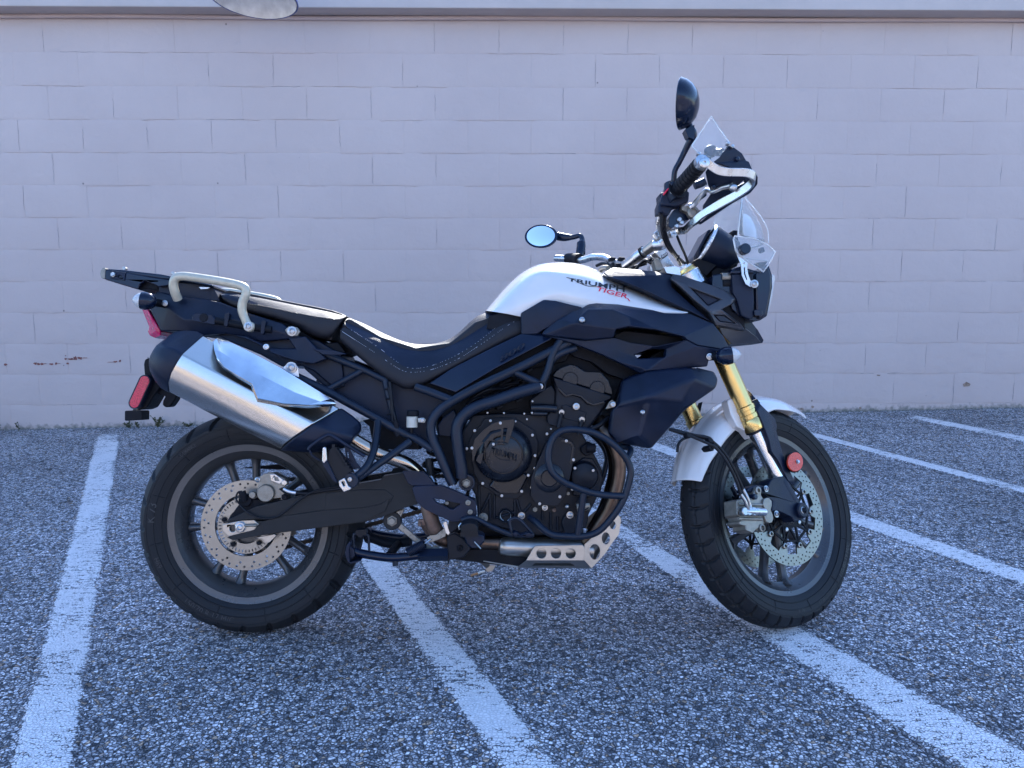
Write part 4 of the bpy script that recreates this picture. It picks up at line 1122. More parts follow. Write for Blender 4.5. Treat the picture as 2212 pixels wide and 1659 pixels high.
# ribs cast on the lower crankcase
for a_ in (((250, 1160), (250, 1450)), ((270, 1400), (350, 1240)), ((345, 1240), (345, 1470)), ((382, 1250), (382, 1460)), ((560, 1290), (560, 1450)), ((575, 1290), (615, 1420)), ((640, 1400), (700, 1330)), ((560, 1400), (400, 1450)), ((800, 1380), (800, 1470)), ((870, 1400), (870, 1560)), ((930, 1440), (930, 1560)), ((1060, 1470), (1060, 1560))):
    (x0, y0), (x1, y1) = a_
    tube('case_rib', T('E', [(x0, y0, .127), (x1, y1, .127)]), .0042, 'engine', EN, seg=8, n=2)
prism('sump', T('E', [(980, 1440), (1050, 1400), (1090, 1440), (1100, 1540), (1060, 1600), (990, 1590), (960, 1500)]), .14, .10, 'engine', EN, bevel=.005)
prism('sump_side', T('E', [(560, 1430), (760, 1440), (1150, 1500), (1150, 1600), (720, 1600), (520, 1580)]), .118, -.11, 'engine', EN, bevel=.012)
for (x, y) in ((350, 612), (435, 632), (214, 697), (712, 735), (145, 852), (190, 847), (735, 912), (733, 1022), (676, 1082), (283, 1152), (704, 1188), (619, 1220), (447, 1258), (838, 725)):
    bolt('E', x, y, .150 if (x, y) != (435, 632) and x != 190 else .206, .0062, 'socket', EN)
bolt('E', 375, 814, .207, .0058, 'socket', EN)
for (x, y, w_, r) in ((1004, 785, .17, .0065), (1066, 948, .17, .0065), (1079, 1020, .17, .006), (1236, 1040, .165, .006), (1056, 1200, .168, .0065), (948, 1267, .17, .0065), (774, 1328, .17, .0065), (567, 617, .16, .004), (713, 443, .16, .004), (708, 543, .16, .004), (324, 543, .14, .004), (466, 545, .14, .004), (641, 550, .14, .004), (872, 682, .14, .004), (665, 598, .14, .004)):
    bolt('E', x, y, w_, r, 'socket', EN)
bolt('E', 820, 1362, .142, .0085, 'washer', EN); bolt('E', 618, 1432, .135, .0105, 'washer', EN); bolt('E', 1037, 1425, .15, .0105, 'washer', EN); bolt('E', 1010, 1352, .14, .009, 'dome', EN)
bolt('E', 288, 1448, .13, .014, 'washer', EN, m='alu_cast'); bolt('E', 735, 1378, .135, .008, 'hex', EN, m='alu_cast'); bolt('E', 900, 1382, .135, .007, 'hex', EN, m='rusty'); bolt('E', 1020, 1240, .15, .006, 'hex', EN, m='alu_cast')
drum('output_boss', T('E', [(480, 1435)])[0], .0, .135, .12, 'engine', EN, prof=[(.0195, 0), (.0195, .014), (.018, .016), (.0155, .014), (.0155, .006), (.001, .006)])
cpt = [unp(T('E', [(480 + 47 * math.cos(t), 1430 + 47 * math.sin(t))])[0], .131) for t in [math.pi * (.62 + 1.76 * i / 16) for i in range(17)]]
tube('circlip', cpt, .0014, 'bolt', EN, raw=True, seg=6, n=2)
# wiring and hoses above the crankcase
wr = random.Random(4)
for i in range(9):
    y0 = wr.uniform(420, 520); P = [(130 + wr.uniform(-10, 40), y0 + 60, .09 + wr.uniform(0, .05))]
    for k in range(4): P.append((220 + k * 130 + wr.uniform(-20, 20), y0 - 60 * k + wr.uniform(-25, 25), .09 + wr.uniform(0, .06)))
    tube('cable', T('E', P), wr.uniform(.0025, .0055), 'rubber_part', EN, seg=8)
for i, (x, y) in enumerate(((500, 270), (560, 230), (450, 300), (620, 310), (540, 340), (690, 180), (360, 520), (430, 500), (600, 440), (640, 270))):
    prism('connector', T('E', [(x - 30, y - 4), (x + 22, y - 26), (x + 32, y - 6), (x - 20, y + 18)]), .12 + wr.uniform(-.02, .03), .09, 'plastic_dark', EN, bevel=.0015)
prism('throttle_body', T('E', [(120, 620), (300, 420), (640, 250), (860, 200), (860, 560), (640, 560), (300, 560)]), .085, -.085, 'plastic_dark', EN, bevel=.004)
prism('fuel_rail', T('E', [(230, 560), (860, 540), (860, 570), (620, 585), (230, 600)]), .12, .09, 'engine', EN, bevel=.003)

# ------------------------------------------------------------------ frame
FR = group_part('frame')
def ft(pts, r=.0116, mir=True, **k): return tube('frame_tube', T('C', pts), r, 'frame_paint', FR, mir=mir, seg=14, **k)
ft([(2330, 470, .16), (2212, 530, .165), (1900, 690, .17), (1560, 850, .172), (1330, 975, .172), (1200, 1065, .172), (1135, 1170, .172), (1140, 1290, .172), (1205, 1440, .172), (1290, 1640, .170), (1320, 1700, .170)], .0130)
ft([(2080, 855, .178), (1900, 905, .176), (1700, 975, .175), (1520, 1035, .175), (1410, 1110, .176), (1355, 1220, .177), (1370, 1390, .177), (1395, 1560, .175), (1400, 1640, .172)], .0165)
ft([(1860, 735, .172), (2060, 825, .176)], .0095)
ft([(2090, 830, .176), (2140, 720, .174), (2190, 560, .172), (2290, 400, .168)], .0105, mir=True)
tube('frame_tube', T('E', [(785, 310, .172), (835, 200, .170), (880, 90, .168), (960, 25, .166), (1090, -20, .162)]), .0105, 'frame_paint', FR, seg=14)
ft([(1000, 860, .150), (1130, 905, .16), (1310, 975, .17)], .0115)
ft([(120, 545, .115), (340, 625, .118), (560, 715, .12), (740, 800, .125)], .0100)
ft([(540, 715, .12), (250, 875, .13)], .0085)
ft([(735, 790, .125), (760, 920, .13), (800, 1080, .135), (840, 1260, .14)], .0092)
ft([(-30, 770, .13), (230, 895, .135), (450, 1015, .14), (680, 1140, .145), (860, 1240, .148), (1010, 1310, .155), (1150, 1400, .165)], .0115)
ft([(675, 1150, .15), (660, 1290, .175), (635, 1420, .20), (580, 1540, .225), (500, 1620, .235), (400, 1665, .24)], .0100, mir=False)
ft([(950, 1330, .158), (800, 1440, .185), (600, 1580, .215), (420, 1700, .24)], .0100, mir=False)
for c_, x, y, r, w_ in (('E', 782, 313, .0150, .190), ('D', 1225, 715, .0225, .180)):
    drum('frame_boss', T(c_, [(x, y)])[0], 0, w_, w_ - .035, 'frame_paint', FR, seg=36, prof=[(r, 0), (r, .033), (r * .93, .035), (r * .80, .035), (r * .76, .022), (.001, .022)])
bolt('E', 780, 315, .184, .012, 'socket', FR); bolt('D', 1222, 718, .168, .0135, 'hex', FR, m='alu_cast')
for k, y in enumerate((880, 965, 1100)):
    tube('cable_tie', T('C', [(725 + k * 12, y, .142), (790 + k * 9, y - 10, .142)]), .0028, 'plastic_dark', FR, seg=6, n=2)
tube('loom', T('C', [(775, 815, .14), (785, 900, .142), (795, 1000, .144), (800, 1060, .144), (820, 1120, .146), (850, 1280, .15)]), .0042, 'rubber_part', FR, seg=8)
tube('loom', T('C', [(760, 860, .142), (785, 960, .144), (790, 1050, .145), (805, 1160, .147), (830, 1280, .15)]), .003, 'rubber_part', FR, seg=8)
prism('plug', T('C', [(805, 1150), (840, 1150), (865, 1280), (830, 1295), (815, 1230)]), .158, .145, 'plastic_dark', FR, bevel=.002)
# dark inner panels that close the machine's middle
prism('inner_fender', T('C', [(40, 600), (560, 700), (760, 790), (900, 860), (1010, 850), (1330, 975), (1190, 1070), (1100, 1190), (1120, 1330), (1160, 1400), (860, 1250), (680, 1140), (440, 1010), (250, 890), (30, 700)]), .095, -.095, 'plastic', FR, bevel=.006)
prism('hugger', T('C', [(540, 1150), (620, 1130), (850, 1260), (1000, 1330), (1040, 1400), (900, 1400), (720, 1400), (620, 1310), (600, 1200)]), .075, -.075, 'plastic_dark', FR, bevel=.006)
prism('airbox_side', T('C', [(1190, 1190), (1230, 1130), (1330, 1050), (1350, 1100), (1320, 1240), (1300, 1290), (1200, 1280)]), .12, .08, 'plastic', FR, bevel=.004)
tube('shock_reservoir', T('D', [(900, 505, .12), (905, 560, .12), (915, 650, .12)]), .0112, 'swingarm', seg=20, n=2)
tube('reservoir_collar', T('D', [(912, 650, .12), (945, 710, .125)]), .0085, 'bolt', seg=14, n=2)
tube('rear_spring', [unp(T('D', [(990, 380)])[0], .0) + Vector((0.028 * math.cos(t) + (-.06) * t / 30, .028 * math.sin(t), -.19 * t / 30)) for t in [i * .45 for i in range(67)]], .0055, 'plastic_dark', raw=True, seg=8, n=2)
prism('rear_engine_mount', T('D', [(960, 300), (1080, 290), (1110, 400), (1200, 620), (1130, 740), (1040, 700), (1000, 500)]), .11, -.11, 'plastic_dark', bevel=.005)
# brake fluid reservoir
BR = group_part('brake_reservoir')
tube('bowl', T('C', [(968, 1115, .165), (968, 1208, .165)]), .0152, 'reservoir', BR, seg=28, n=2)
tube('cap', T('C', [(975, 1062, .165), (974, 1112, .165)]), .0165, 'plastic_dark', BR, seg=28, n=2, bevel=.003)
prism('ear', T('C', [(1015, 1130), (1070, 1125), (1085, 1145), (1075, 1170), (1020, 1165)]), .180, .17, 'reservoir', BR, bevel=.002)
bolt('C', 1057, 1147, .182, .0085, 'socket', BR)
tube('hose', T('C', [(965, 1208, .16), (965, 1260, .155), (990, 1330, .13)]), .005, 'rubber_part', BR, seg=12)

# ------------------------------------------------------------------ foot rests, stands, pedal
PG = group_part('passenger_peg')
pq = T('B', [(1715, 560), (1760, 430), (1800, 400), (1840, 430), (1945, 605), (1935, 650), (1845, 720), (1800, 690)])
prism('rubber', pq, .262, .235, 'rubber_part', PG, bevel=.004)
V, F = [], []
for k in range(9):
    t = k / 8; x = 1800 + 140 * t; y = 400 + 210 * t
    p = unp(T('B', [(x, y)])[0], .262)
    v, f = box(p.x - .004, p.x + .004, p.y - .0, p.y + .027, p.z - .004, p.z + .005); F += [tuple(i + len(V) for i in q) for q in f]; V += v
mk('tread', V, F, 'rubber_part', PG, smooth=20)['kind'] = 'stuff'
prism('end_plate', T('B', [(1705, 415), (1722, 404), (1738, 415), (1746, 520), (1715, 552), (1700, 530)]), .275, .262, 'alu', PG, bevel=.003)
prism('body', T('B', [(1702, 550), (1746, 520), (1830, 700), (1850, 720), (1800, 700)]), .268, .245, 'plastic', PG, bevel=.003)
prism('pivot', T('B', [(1845, 700), (1895, 672), (1910, 700), (1930, 745), (1955, 758), (1948, 775), (1890, 796), (1850, 745)]), .272, .24, 'alu', PG, bevel=.004, holes=[T('B', [(1870, 712), (1882, 706), (1900, 740), (1888, 748)])])
drum('pivot_clamp', T('B', [(1945, 700)])[0], .02, .262, .235, 'frame_paint', PG, seg=24)
bolt('B', 1945, 685, .264, .009, 'socket', PG)
tube('heel_guard', T('B', [(1585, 430, .262), (1610, 395, .262), (1740, 308, .262), (1800, 318, .258), (1930, 400, .25), (2070, 485, .24)]), .0045, 'plastic', seg=10, n=4)
tube('heel_guard', T('B', [(1590, 420, .26), (1620, 480, .255), (1700, 530, .25)]), .003, 'plastic', seg=8, n=4)
prism('peg_bracket', T('B', [(1895, 395), (1940, 420), (2000, 540), (2040, 590), (1960, 600), (1910, 510)]), .235, .228, 'plastic', bevel=.0015, holes=[T('B', [(1915, 450), (1930, 450), (1935, 500), (1922, 505)])])
prism('heel_plate', T('D', [(753, 765), (770, 745), (1000, 738), (1050, 755), (1180, 808), (1290, 865), (1308, 900), (1300, 990), (1260, 1010), (1140, 1055), (1090, 1052), (860, 945), (790, 880)]), .198, .180, 'plastic', bevel=.006, bseg=3,
      holes=[T('D', [(935, 850), (1040, 868), (1165, 895), (1165, 905), (1110, 945), (1090, 945), (960, 885)])])
prism('heel_plate', T('D', [(665, 618), (690, 612), (850, 620), (890, 650), (958, 738), (940, 745), (755, 742), (715, 720)]), .19, .176, 'plastic', bevel=.005, bseg=3)
bolt('D', 1237, 885, .20, .011, 'socket', m='alu_cast'); bolt('D', 1255, 965, .20, .010, 'socket', m='alu_cast'); bolt('D', 1055, 890, .185, .007, 'socket', m='alu_cast')
prism('peg_hanger', T('D', [(1000, 770), (1300, 850), (1310, 1000), (1260, 1040), (1160, 1090), (1080, 1160), (1060, 1100), (1080, 1000)]), .178, .165, 'engine', bevel=.003)
tube('brake_pedal', T('D', [(1180, 1040, .205), (1240, 1020, .205), (1300, 1025, .205), (1400, 1075, .205), (1520, 1130, .205), (1620, 1165, .205)]), .0072, 'frame_paint', seg=12)
PT = [(1630, 1165, .207), (1600, 1090, .207), (1600, 1040, .207), (1640, 1022, .207), (1690, 1040, .207), (1780, 1140, .207), (1790, 1175, .207), (1700, 1175, .207)]
tube('pedal_loop', T('D', PT), .0045, 'frame_paint', seg=10, closed=True)
prism('pedal_pad', T('D', [(1620, 1150), (1650, 1140), (1690, 1165), (1760, 1145), (1800, 1160), (1795, 1180), (1700, 1185), (1630, 1175)]), .235, .20, 'plastic', bevel=.003)
RP = group_part('rider_peg')
prism('rubber', T('D', [(1168, 1130), (1175, 1080), (1230, 1062), (1300, 1070), (1325, 1100), (1320, 1150), (1280, 1175), (1200, 1175)]), .275, .20, 'rubber_part', RP, bevel=.006, bseg=3)
prism('body', T('D', [(1180, 1150), (1310, 1150), (1375, 1170), (1385, 1220), (1330, 1280), (1260, 1285), (1220, 1240)]), .245, .19, 'plastic', RP, bevel=.006)
V, F = [], []
for k in range(10):
    x = 1178 + 15 * k; p = unp(T('D', [(x, 1160)])[0], .276); v, f = box(p.x - .0024, p.x + .0024, p.y, p.y + .05, p.z - .006, p.z + .006); F += [tuple(i + len(V) for i in q) for q in f]; V += v
mk('tread', V, F, 'rubber_part', RP, smooth=20)['kind'] = 'stuff'
tube('peg_spring', T('D', [(1165, 1120, .21), (1160, 1090, .21), (1180, 1065, .21)]), .003, 'bolt', RP, seg=6)
tube('pin', T('D', [(1290, 1225, .25), (1345, 1285, .25)]), .002, 'brushed', RP, seg=6, n=2)
CS = group_part('centre_stand')
tube('leg', T('D', [(215, 1290, .145), (300, 1322, .145), (420, 1345, .145), (560, 1362, .145), (700, 1355, .145), (820, 1340, .145)]), .0118, 'plastic_gloss', CS, seg=18, mir=True)
tube('leg_root', T('D', [(805, 1340, .142), (1065, 1335, .142)]), .0175, 'plastic', CS, seg=4, n=2, mir=True)
prism('foot', T('D', [(170, 1330), (185, 1260), (215, 1220), (222, 1228), (205, 1300), (215, 1400), (300, 1385), (310, 1392), (225, 1418), (195, 1400)]), .175, .10, 'plastic', CS, bevel=.002, mir=True)
prism('foot', T('D', [(195, 1250), (250, 1290), (260, 1350), (200, 1390)]), .165, .12, 'plastic', CS, bevel=.002, mir=True)
tube('pull_handle', T('D', [(250, 1290, .15), (248, 1170, .15), (270, 1158, .15), (355, 1162, .15), (375, 1180, .15), (382, 1300, .15)]), .0035, 'frame_paint', CS, seg=8, n=3)
prism('stop_rubber', T('D', [(258, 1150), (270, 1125), (350, 1120), (358, 1160), (320, 1175), (315, 1190), (290, 1185)]), .16, .13, 'rubber_part', CS, bevel=.003)
tube('cross_tube', T('D', [(560, 1340, .11), (620, 1260, .05), (700, 1200, -.05)]), .012, 'plastic_dark', CS)
tube('cross_tube', T('D', [(370, 1180, .02), (560, 1240, .02), (740, 1220, .03)]), .014, 'plastic_dark', CS)
tube('stand_bolt', T('D', [(605, 1370, .145), (610, 1430, .145)]), .009, 'frame_paint', CS, seg=6, n=2)
prism('pivot_plate', T('D', [(1050, 1180), (1120, 1150), (1200, 1200), (1260, 1290), (1200, 1360), (1080, 1380), (1060, 1440), (1058, 1300)]), .15, .13, 'engine', CS, bevel=.004, mir=True)
bolt('D', 1167, 1280, .152, .012, 'socket', CS, m='plastic_dark')
sp0, sp1 = unp(T('D', [(718, 1315)])[0], .158), unp(T('D', [(862, 1240)])[0], .158)
sdir = (sp1 - sp0); ul = sdir.normalized(); uu = ul.cross(Vector((0, 1, 0))).normalized(); uv = ul.cross(uu)
tube('return_spring', [sp0 + sdir * (t / 80) + (uu * math.cos(t * .95) + uv * math.sin(t * .95)) * .0105 for t in range(81)], .0027, 'plastic', CS, raw=True, seg=6, n=2)
tube('spring_hook', T('D', [(862, 1240, .158), (890, 1220, .158), (912, 1205, .158)]), .002, 'alu', CS, seg=6)
prism('spring_plate', T('D', [(880, 1190), (905, 1172), (960, 1165), (1030, 1110), (1050, 1130), (1040, 1180), (960, 1215), (920, 1232), (890, 1222)]), .152, .147, 'dirty_alu', CS, bevel=.001)
prism('spring_bracket', T('D', [(1020, 1060), (1050, 1045), (1080, 1150), (1065, 1168), (1045, 1150)]), .16, .152, 'alu', CS, bevel=.001)
tube('side_stand', T('K', [(1150, 330, -.12), (1280, 450, -.20), (1400, 560, -.29)]), .011, 'alu_cast', seg=12)
fp = on_ground(*T('K', [(1428, 622)])[0])
lp = RBT @ (fp - ORIG)
prism('side_stand_foot', T('K', [(1385, 560), (1475, 565), (1445, 618), (1395, 622)]), -.30, -.36, 'brushed', bevel=.001)

# ------------------------------------------------------------------ crash bars
CB = group_part('crash_bar')
def cb(pts, **k): tube('bar', T('E', pts), .0092, 'frame_paint', CB, mir=True, seg=16, **k)
cb([(690, 1450, .16), (745, 1490, .185), (820, 1560, .20), (900, 1600, .205), (1000, 1608, .205), (1120, 1610, .205), (1220, 1595, .205), (1310, 1545, .205), (1420, 1420, .208), (1500, 1290, .212), (1545, 1150, .215), (1562, 1050, .215), (1530, 950, .215), (1450, 850, .215), (1350, 770, .218), (1240, 715, .222), (1120, 690, .225), (1030, 686, .228), (950, 705, .23), (890, 760, .232), (856, 850, .235), (850, 950, .235), (880, 1050, .235), (960, 1125, .233), (1060, 1175, .23), (1160, 1215, .225), (1280, 1245, .22), (1400, 1258, .218), (1500, 1262, .214)], n=5)
cb([(1158, 1215, .222), (1105, 1595, .206)])
tube('bar', T('E', [(1520, 960, .213), (1560, 880, .19), (1545, 845, .17), (1450, 830, .14)]), .0085, 'frame_paint', CB, seg=12)

# ------------------------------------------------------------------ seats
SEATR = [[(425, 262, .0), (560, 312, .0), (700, 387, .0), (820, 440, .0), (920, 476, .0), (1040, 493, .0), (1160, 488, .0), (1290, 450, .0), (1390, 375, .0), (1470, 288, .0), (1580, 208, .0), (1760, 205, .0), (1900, 235, .0)],
         [(425, 262, .065), (560, 312, .07), (700, 387, .075), (820, 440, .08), (920, 476, .085), (1040, 493, .085), (1160, 488, .085), (1290, 450, .08), (1390, 375, .075), (1470, 288, .07), (1580, 208, .065), (1760, 205, .06), (1900, 235, .06)],
         [(395, 275, .10), (545, 345, .108), (695, 430, .112), (815, 500, .116), (920, 545, .118), (1040, 560, .118), (1165, 552, .118), (1310, 500, .114), (1420, 420, .108), (1520, 325, .10), (1660, 235, .095), (1800, 222, .09), (1950, 245, .088)],
         [(368, 325, .128), (515, 420, .133), (670, 520, .136), (800, 620, .138), (905, 690, .14), (1015, 703, .14), (1160, 672, .14), (1350, 590, .138), (1540, 470, .134), (1700, 345, .13), (1830, 258, .125), (1930, 248, .12), (1995, 275, .11)],
         [(352, 375, .136), (500, 470, .14), (655, 570, .143), (790, 665, .145), (900, 725, .146), (1015, 733, .146), (1170, 702, .146), (1370, 617, .144), (1570, 490, .142), (1735, 372, .138), (1870, 290, .134), (1960, 290, .13), (2020, 300, .122)],
         [(345, 460, .138), (470, 565, .142), (610, 680, .145), (740, 770, .147), (860, 845, .148), (955, 870, .148), (1050, 840, .148), (1300, 705, .146), (1540, 580, .144), (1740, 480, .141), (1890, 415, .138), (1990, 370, .134), (2035, 320, .126)],
         [(365, 480, .10), (480, 580, .12), (615, 695, .125), (745, 785, .127), (862, 860, .128), (955, 885, .128), (1050, 855, .128), (1300, 720, .126), (1540, 595, .124), (1740, 495, .121), (1890, 430, .118), (1980, 385, .114), (2020, 335, .10)]]
RSE = group_part('rider_seat')
sheet('cushion_top', [T('C', r) for r in SEATR[:4]], 'seat', RSE, subd=2)
sheet('cushion_side', [T('C', r) for r in SEATR[3:]], 'seat_side', RSE, subd=2, sep=True)
# rounded rear end and closing faces
prism('cushion_end', T('C', [(430, 262), (380, 285), (345, 340), (335, 400), (345, 470), (480, 575), (620, 690), (860, 850), (955, 872), (1300, 715), (1740, 490), (1990, 380), (2000, 300), (1700, 230), (1500, 300), (1300, 470), (1000, 520), (700, 420)]), .11, -.11, 'seat_side', RSE, bevel=.015, bseg=3)
RO = RBT @ (Vector((0, 0, CAM_H)) - ORIG)
def skins_of(parent):
    dg = bpy.context.evaluated_depsgraph_get(); dg.update()
    return [bvhtree.BVHTree.FromObject(o, dg) for o in parent.children if o.name.startswith('cushion_')]
def lift(q_, skin, off=.0008):
    """move a traced point onto the cover it is sewn to"""
    d = (q_ - RO).normalized(); best = None
    for b in skin:
        h = b.ray_cast(RO, d)
        if h[0] is not None and (best is None or h[3] < best[3]): best = h
    if best is None: return q_
    n_ = best[1] if best[1].dot(d) < 0 else -best[1]
    return best[0] + n_ * off
def stitches(name, pts, parent, step=.0048, m='thread', r=.00060):
    skin = skins_of(parent)
    P = catmull([unp(p) for p in pts], 12); V, F = [], []
    P = [lift(q_, skin) for q_ in P]
    acc = 0; on = True; cur = [P[0]]
    d = 0
    for a, b in zip(P, P[1:]):
        L_ = (b - a).length; n_ = max(1, int(L_ / (step / 3)))
        for k in range(n_):
            q_ = a.lerp(b, (k + 1) / n_); d += L_ / n_
            ph = (d / step) % 1
            if ph < .62: cur.append(q_)
            else:
                if len(cur) > 1:
                    v, f = sweep([cur[0], cur[-1]], r, 4); F += [tuple(i + len(V) for i in q) for q in f]; V += v
                cur = []
    mk(name, V, F, m, parent, smooth=None)['kind'] = 'stuff'
stitches('stitching', T('C', [(p[0] + 3, p[1] - 4, p[2]) for p in SEATR[3][:-1]]), RSE)
stitches('stitching', T('C', [(p[0], p[1] - 2, p[2]) for p in SEATR[4][:-1]]), RSE)
PSE = group_part('pillion_seat')
pt = T('A', [(1256, 376, 0), (1330, 347, 0), (1550, 383, 0), (1850, 446, 0), (2110, 496, 0)]) + T('C', [(280, 198, 0), (355, 224, 0), (405, 248, 0)])
pt2 = [(p[0], p[1], .085) for p in pt]
pm = T('A', [(1262, 400, .105), (1340, 440, .118), (1550, 465, .125), (1850, 530, .13), (2110, 582, .132)]) + T('C', [(250, 262, .133), (325, 280, .13), (380, 262, .12)])
pl = T('A', [(1275, 425, .102), (1345, 490, .115), (1560, 555, .122), (1850, 620, .127), (2010, 720, .13)]) + T('C', [(130, 425, .131), (270, 458, .128), (335, 330, .118)])
pu = [(p[0], p[1] + 6, .08) for p in pl]
sheet('cushion_top', [pt, pt2, [(a[0] * .4 + b[0] * .6, a[1] * .65 + b[1] * .35, .108) for a, b in zip(pt, pm)], pm], 'seat', PSE, subd=2)
sheet('cushion_side', [pm, [(a[0] * .5 + b[0] * .5, a[1] * .5 + b[1] * .5, a[2] * .5 + b[2] * .5 + .004) for a, b in zip(pm, pl)], pl, pu], 'seat_side', PSE, subd=2, sep=True)
prism('cushion_core', [p[:2] for p in pt] + [p[:2] for p in reversed(pl)], .095, -.095, 'seat_side', PSE, bevel=.006)
stitches('stitching', [(p[0], p[1] + 3, p[2] + .003) for p in pm], PSE, m='decal_black', r=.0008)

# ------------------------------------------------------------------ tail
TL = group_part('tail')
tailout = T('A', [(560, 300), (600, 262), (720, 262), (830, 262), (930, 320), (1190, 330), (1260, 440), (1340, 500), (1560, 560), (1850, 630), (2010, 730), (2140, 800)]) + T('C', [(330, 470), (400, 560), (230, 620), (60, 660), (-60, 600)]) + \
          T('A', [(2000, 1000), (1750, 930), (1600, 800), (1350, 745), (1100, 745), (960, 700), (760, 705), (700, 620), (640, 500), (700, 350)])
prism('tail_core', tailout, .095, -.095, 'plastic_dark', TL, bevel=.008)
facet('tail_panel', T('A', [(700, 345, .09), (820, 385, .115), (1100, 420, .125), (1250, 450, .125), (1500, 545, .135), (1800, 640, .14), (1950, 760, .14), (1700, 690, .146), (1350, 600, .146), (1200, 520, .135), (800, 500, .125), (640, 500, .10), (740, 700, .105), (900, 700, .122), (1080, 740, .12), (940, 600, .14), (1300, 720, .13), (1600, 790, .13)]),
      [(0, 1, 10, 11), (1, 2, 9, 10), (2, 3, 9), (3, 4, 9), (4, 5, 8, 9), (5, 6, 7, 8), (11, 10, 13, 12), (10, 15, 13), (13, 15, 14), (10, 9, 15), (9, 8, 15), (15, 8, 16, 14), (8, 7, 17, 16), (7, 6, 17)], 'plastic', TL, thick=.03, mir=True)
prism('tail_recess', T('A', [(1005, 565), (1040, 545), (1185, 560), (1215, 600), (1205, 645), (1010, 610)]), .152, .14, 'plastic', TL, bevel=.003)
drum('recess_plug', T('A', [(1110, 583)])[0], .012, .154, .145, 'plastic_dark', TL)
for x, y in ((1310, 600), (1625, 665)):
    prism('strap_hook', T('A', [(x - 18, y - 50), (x + 20, y - 58), (x + 22, y - 40), (x + 5, y + 65), (x - 25, y + 60)]), .158, .14, 'plastic', TL, bevel=.003)
tube('luggage_rail', T('A', [(1220, 610, .145), (1480, 660, .145), (1700, 690, .145)]), .010, 'plastic_dark', TL)
facet('tail_lower_panel', T('A', [(1350, 730, .14), (1480, 740, .145), (1600, 800, .145), (1700, 850, .145), (1900, 850, .14), (1840, 760, .142), (1990, 745, .14), (2170, 940, .142), (2060, 985, .144), (1900, 960, .146), (1720, 900, .15), (1560, 800, .15)]),
      [(0, 1, 11), (1, 2, 11), (2, 3, 10, 11), (3, 4, 9, 10), (4, 7, 8, 9), (4, 5, 6, 7)], 'plastic', TL, thick=.02)
prism('bolt_plate', T('A', [(1812, 690), (1845, 660), (1920, 668), (1945, 705), (1920, 742), (1840, 735)]), .155, .146, 'alu_cast', TL, bevel=.002)
bolt('A', 1875, 702, .157, .014, 'washer', TL); bolt('A', 1657, 838, .152, .0125, 'socket', TL, m='alu')
facet('side_fin', T('C', [(110, 530, .15), (300, 545, .15), (410, 575, .145), (340, 580, .15), (200, 580, .15)]), [(0, 1, 2, 3, 4)], 'plastic', TL, thick=.01, bevel=.002)
facet('side_fin', T('C', [(-60, 420, .135), (60, 450, .14), (230, 620, .14), (110, 640, .14), (0, 655, .14), (-20, 640, .135), (120, 605, .135), (60, 540, .13)]), [(0, 1, 7), (1, 2, 6, 7), (2, 3, 6), (3, 4, 5, 6)], 'plastic', TL, thick=.015, bevel=.003)
RK = group_part('tail_rack')
prism('rack_plate', T('A', [(245, 160), (430, 172), (740, 208), (860, 232), (1190, 300), (1200, 325), (860, 262), (730, 250), (430, 205), (300, 190), (245, 185)]), .115, -.115, 'plastic_gloss', RK, bevel=.004)
prism('rack_side', T('A', [(245, 170), (430, 190), (700, 240), (850, 262), (850, 300), (720, 320), (690, 300), (600, 265), (560, 300), (545, 343), (280, 262), (245, 248)]), .118, .105, 'plastic_gloss', RK, bevel=.003, mir=True)
prism('rack_slot_plate', T('A', [(310, 175), (435, 195), (425, 262), (305, 245)]), .122, .116, 'plastic', RK, bevel=.002, holes=[T('A', [(370, 222), (400, 222), (410, 240), (372, 238)])])
bolt('A', 328, 212, .125, .008, 'hex', RK)
prism('rack_light', T('A', [(262, 155), (240, 152), (220, 175), (216, 205), (224, 240), (245, 250), (258, 248)]), .12, -.12, 'alu_cast', RK, bevel=.006, bseg=3)
prism('rack_under', T('A', [(420, 260), (600, 262), (720, 262), (720, 350), (630, 335), (545, 345)]), .10, -.10, 'plastic_dark', RK, bevel=.004)
prism('rack_base', T('A', [(720, 262), (1190, 312), (1255, 440), (1180, 440), (830, 400), (720, 360)]), .10, -.10, 'plastic', RK, bevel=.006)
for x in (420, 845): drum('rack_screw', T('A', [(x, 160 if x < 500 else 203)])[0], .006, .05, .038, 'brushed', RK, seg=10)
prism('rack_strip', T('A', [(1065, 318), (1165, 322), (1150, 335), (1085, 338)]), .12, .112, 'alu', RK, bevel=.001)
tube('grab_rail', T('A', [(888, 425, .135), (862, 360, .150), (850, 295, .158), (868, 246, .162), (930, 226, .163), (1100, 246, .163), (1280, 275, .163), (1410, 303, .163), (1470, 330, .163), (1476, 385, .162), (1448, 455, .158), (1445, 530, .155), (1475, 610, .152), (1500, 665, .150)]), [.0125, .0122, .0118, .0118, .0118, .0118, .0118, .0118, .0122, .0112, .0122], 'grab_rail', mir=True, seg=18, smooth=60)
drum('rail_boss', T('A', [(1498, 660)])[0], .0140, .166, .14, 'grab_rail'); bolt('A', 1497, 660, .167, .0125, 'washer')
TLG = group_part('tail_light')
facet('lens', T('A', [(572, 500, .05), (625, 512, .085), (690, 610, .088), (742, 700, .088), (738, 738, .085), (690, 762, .05), (645, 740, .04), (625, 705, .04), (640, 665, .04), (600, 570, .045), (655, 600, .09), (700, 700, .09)]),
      [(0, 1, 10, 9), (1, 2, 10), (2, 3, 11, 10), (10, 11, 8, 9), (3, 4, 11), (11, 4, 5, 6), (11, 6, 7, 8)], 'red_lens', TLG, thick=.17, bevel=.003)
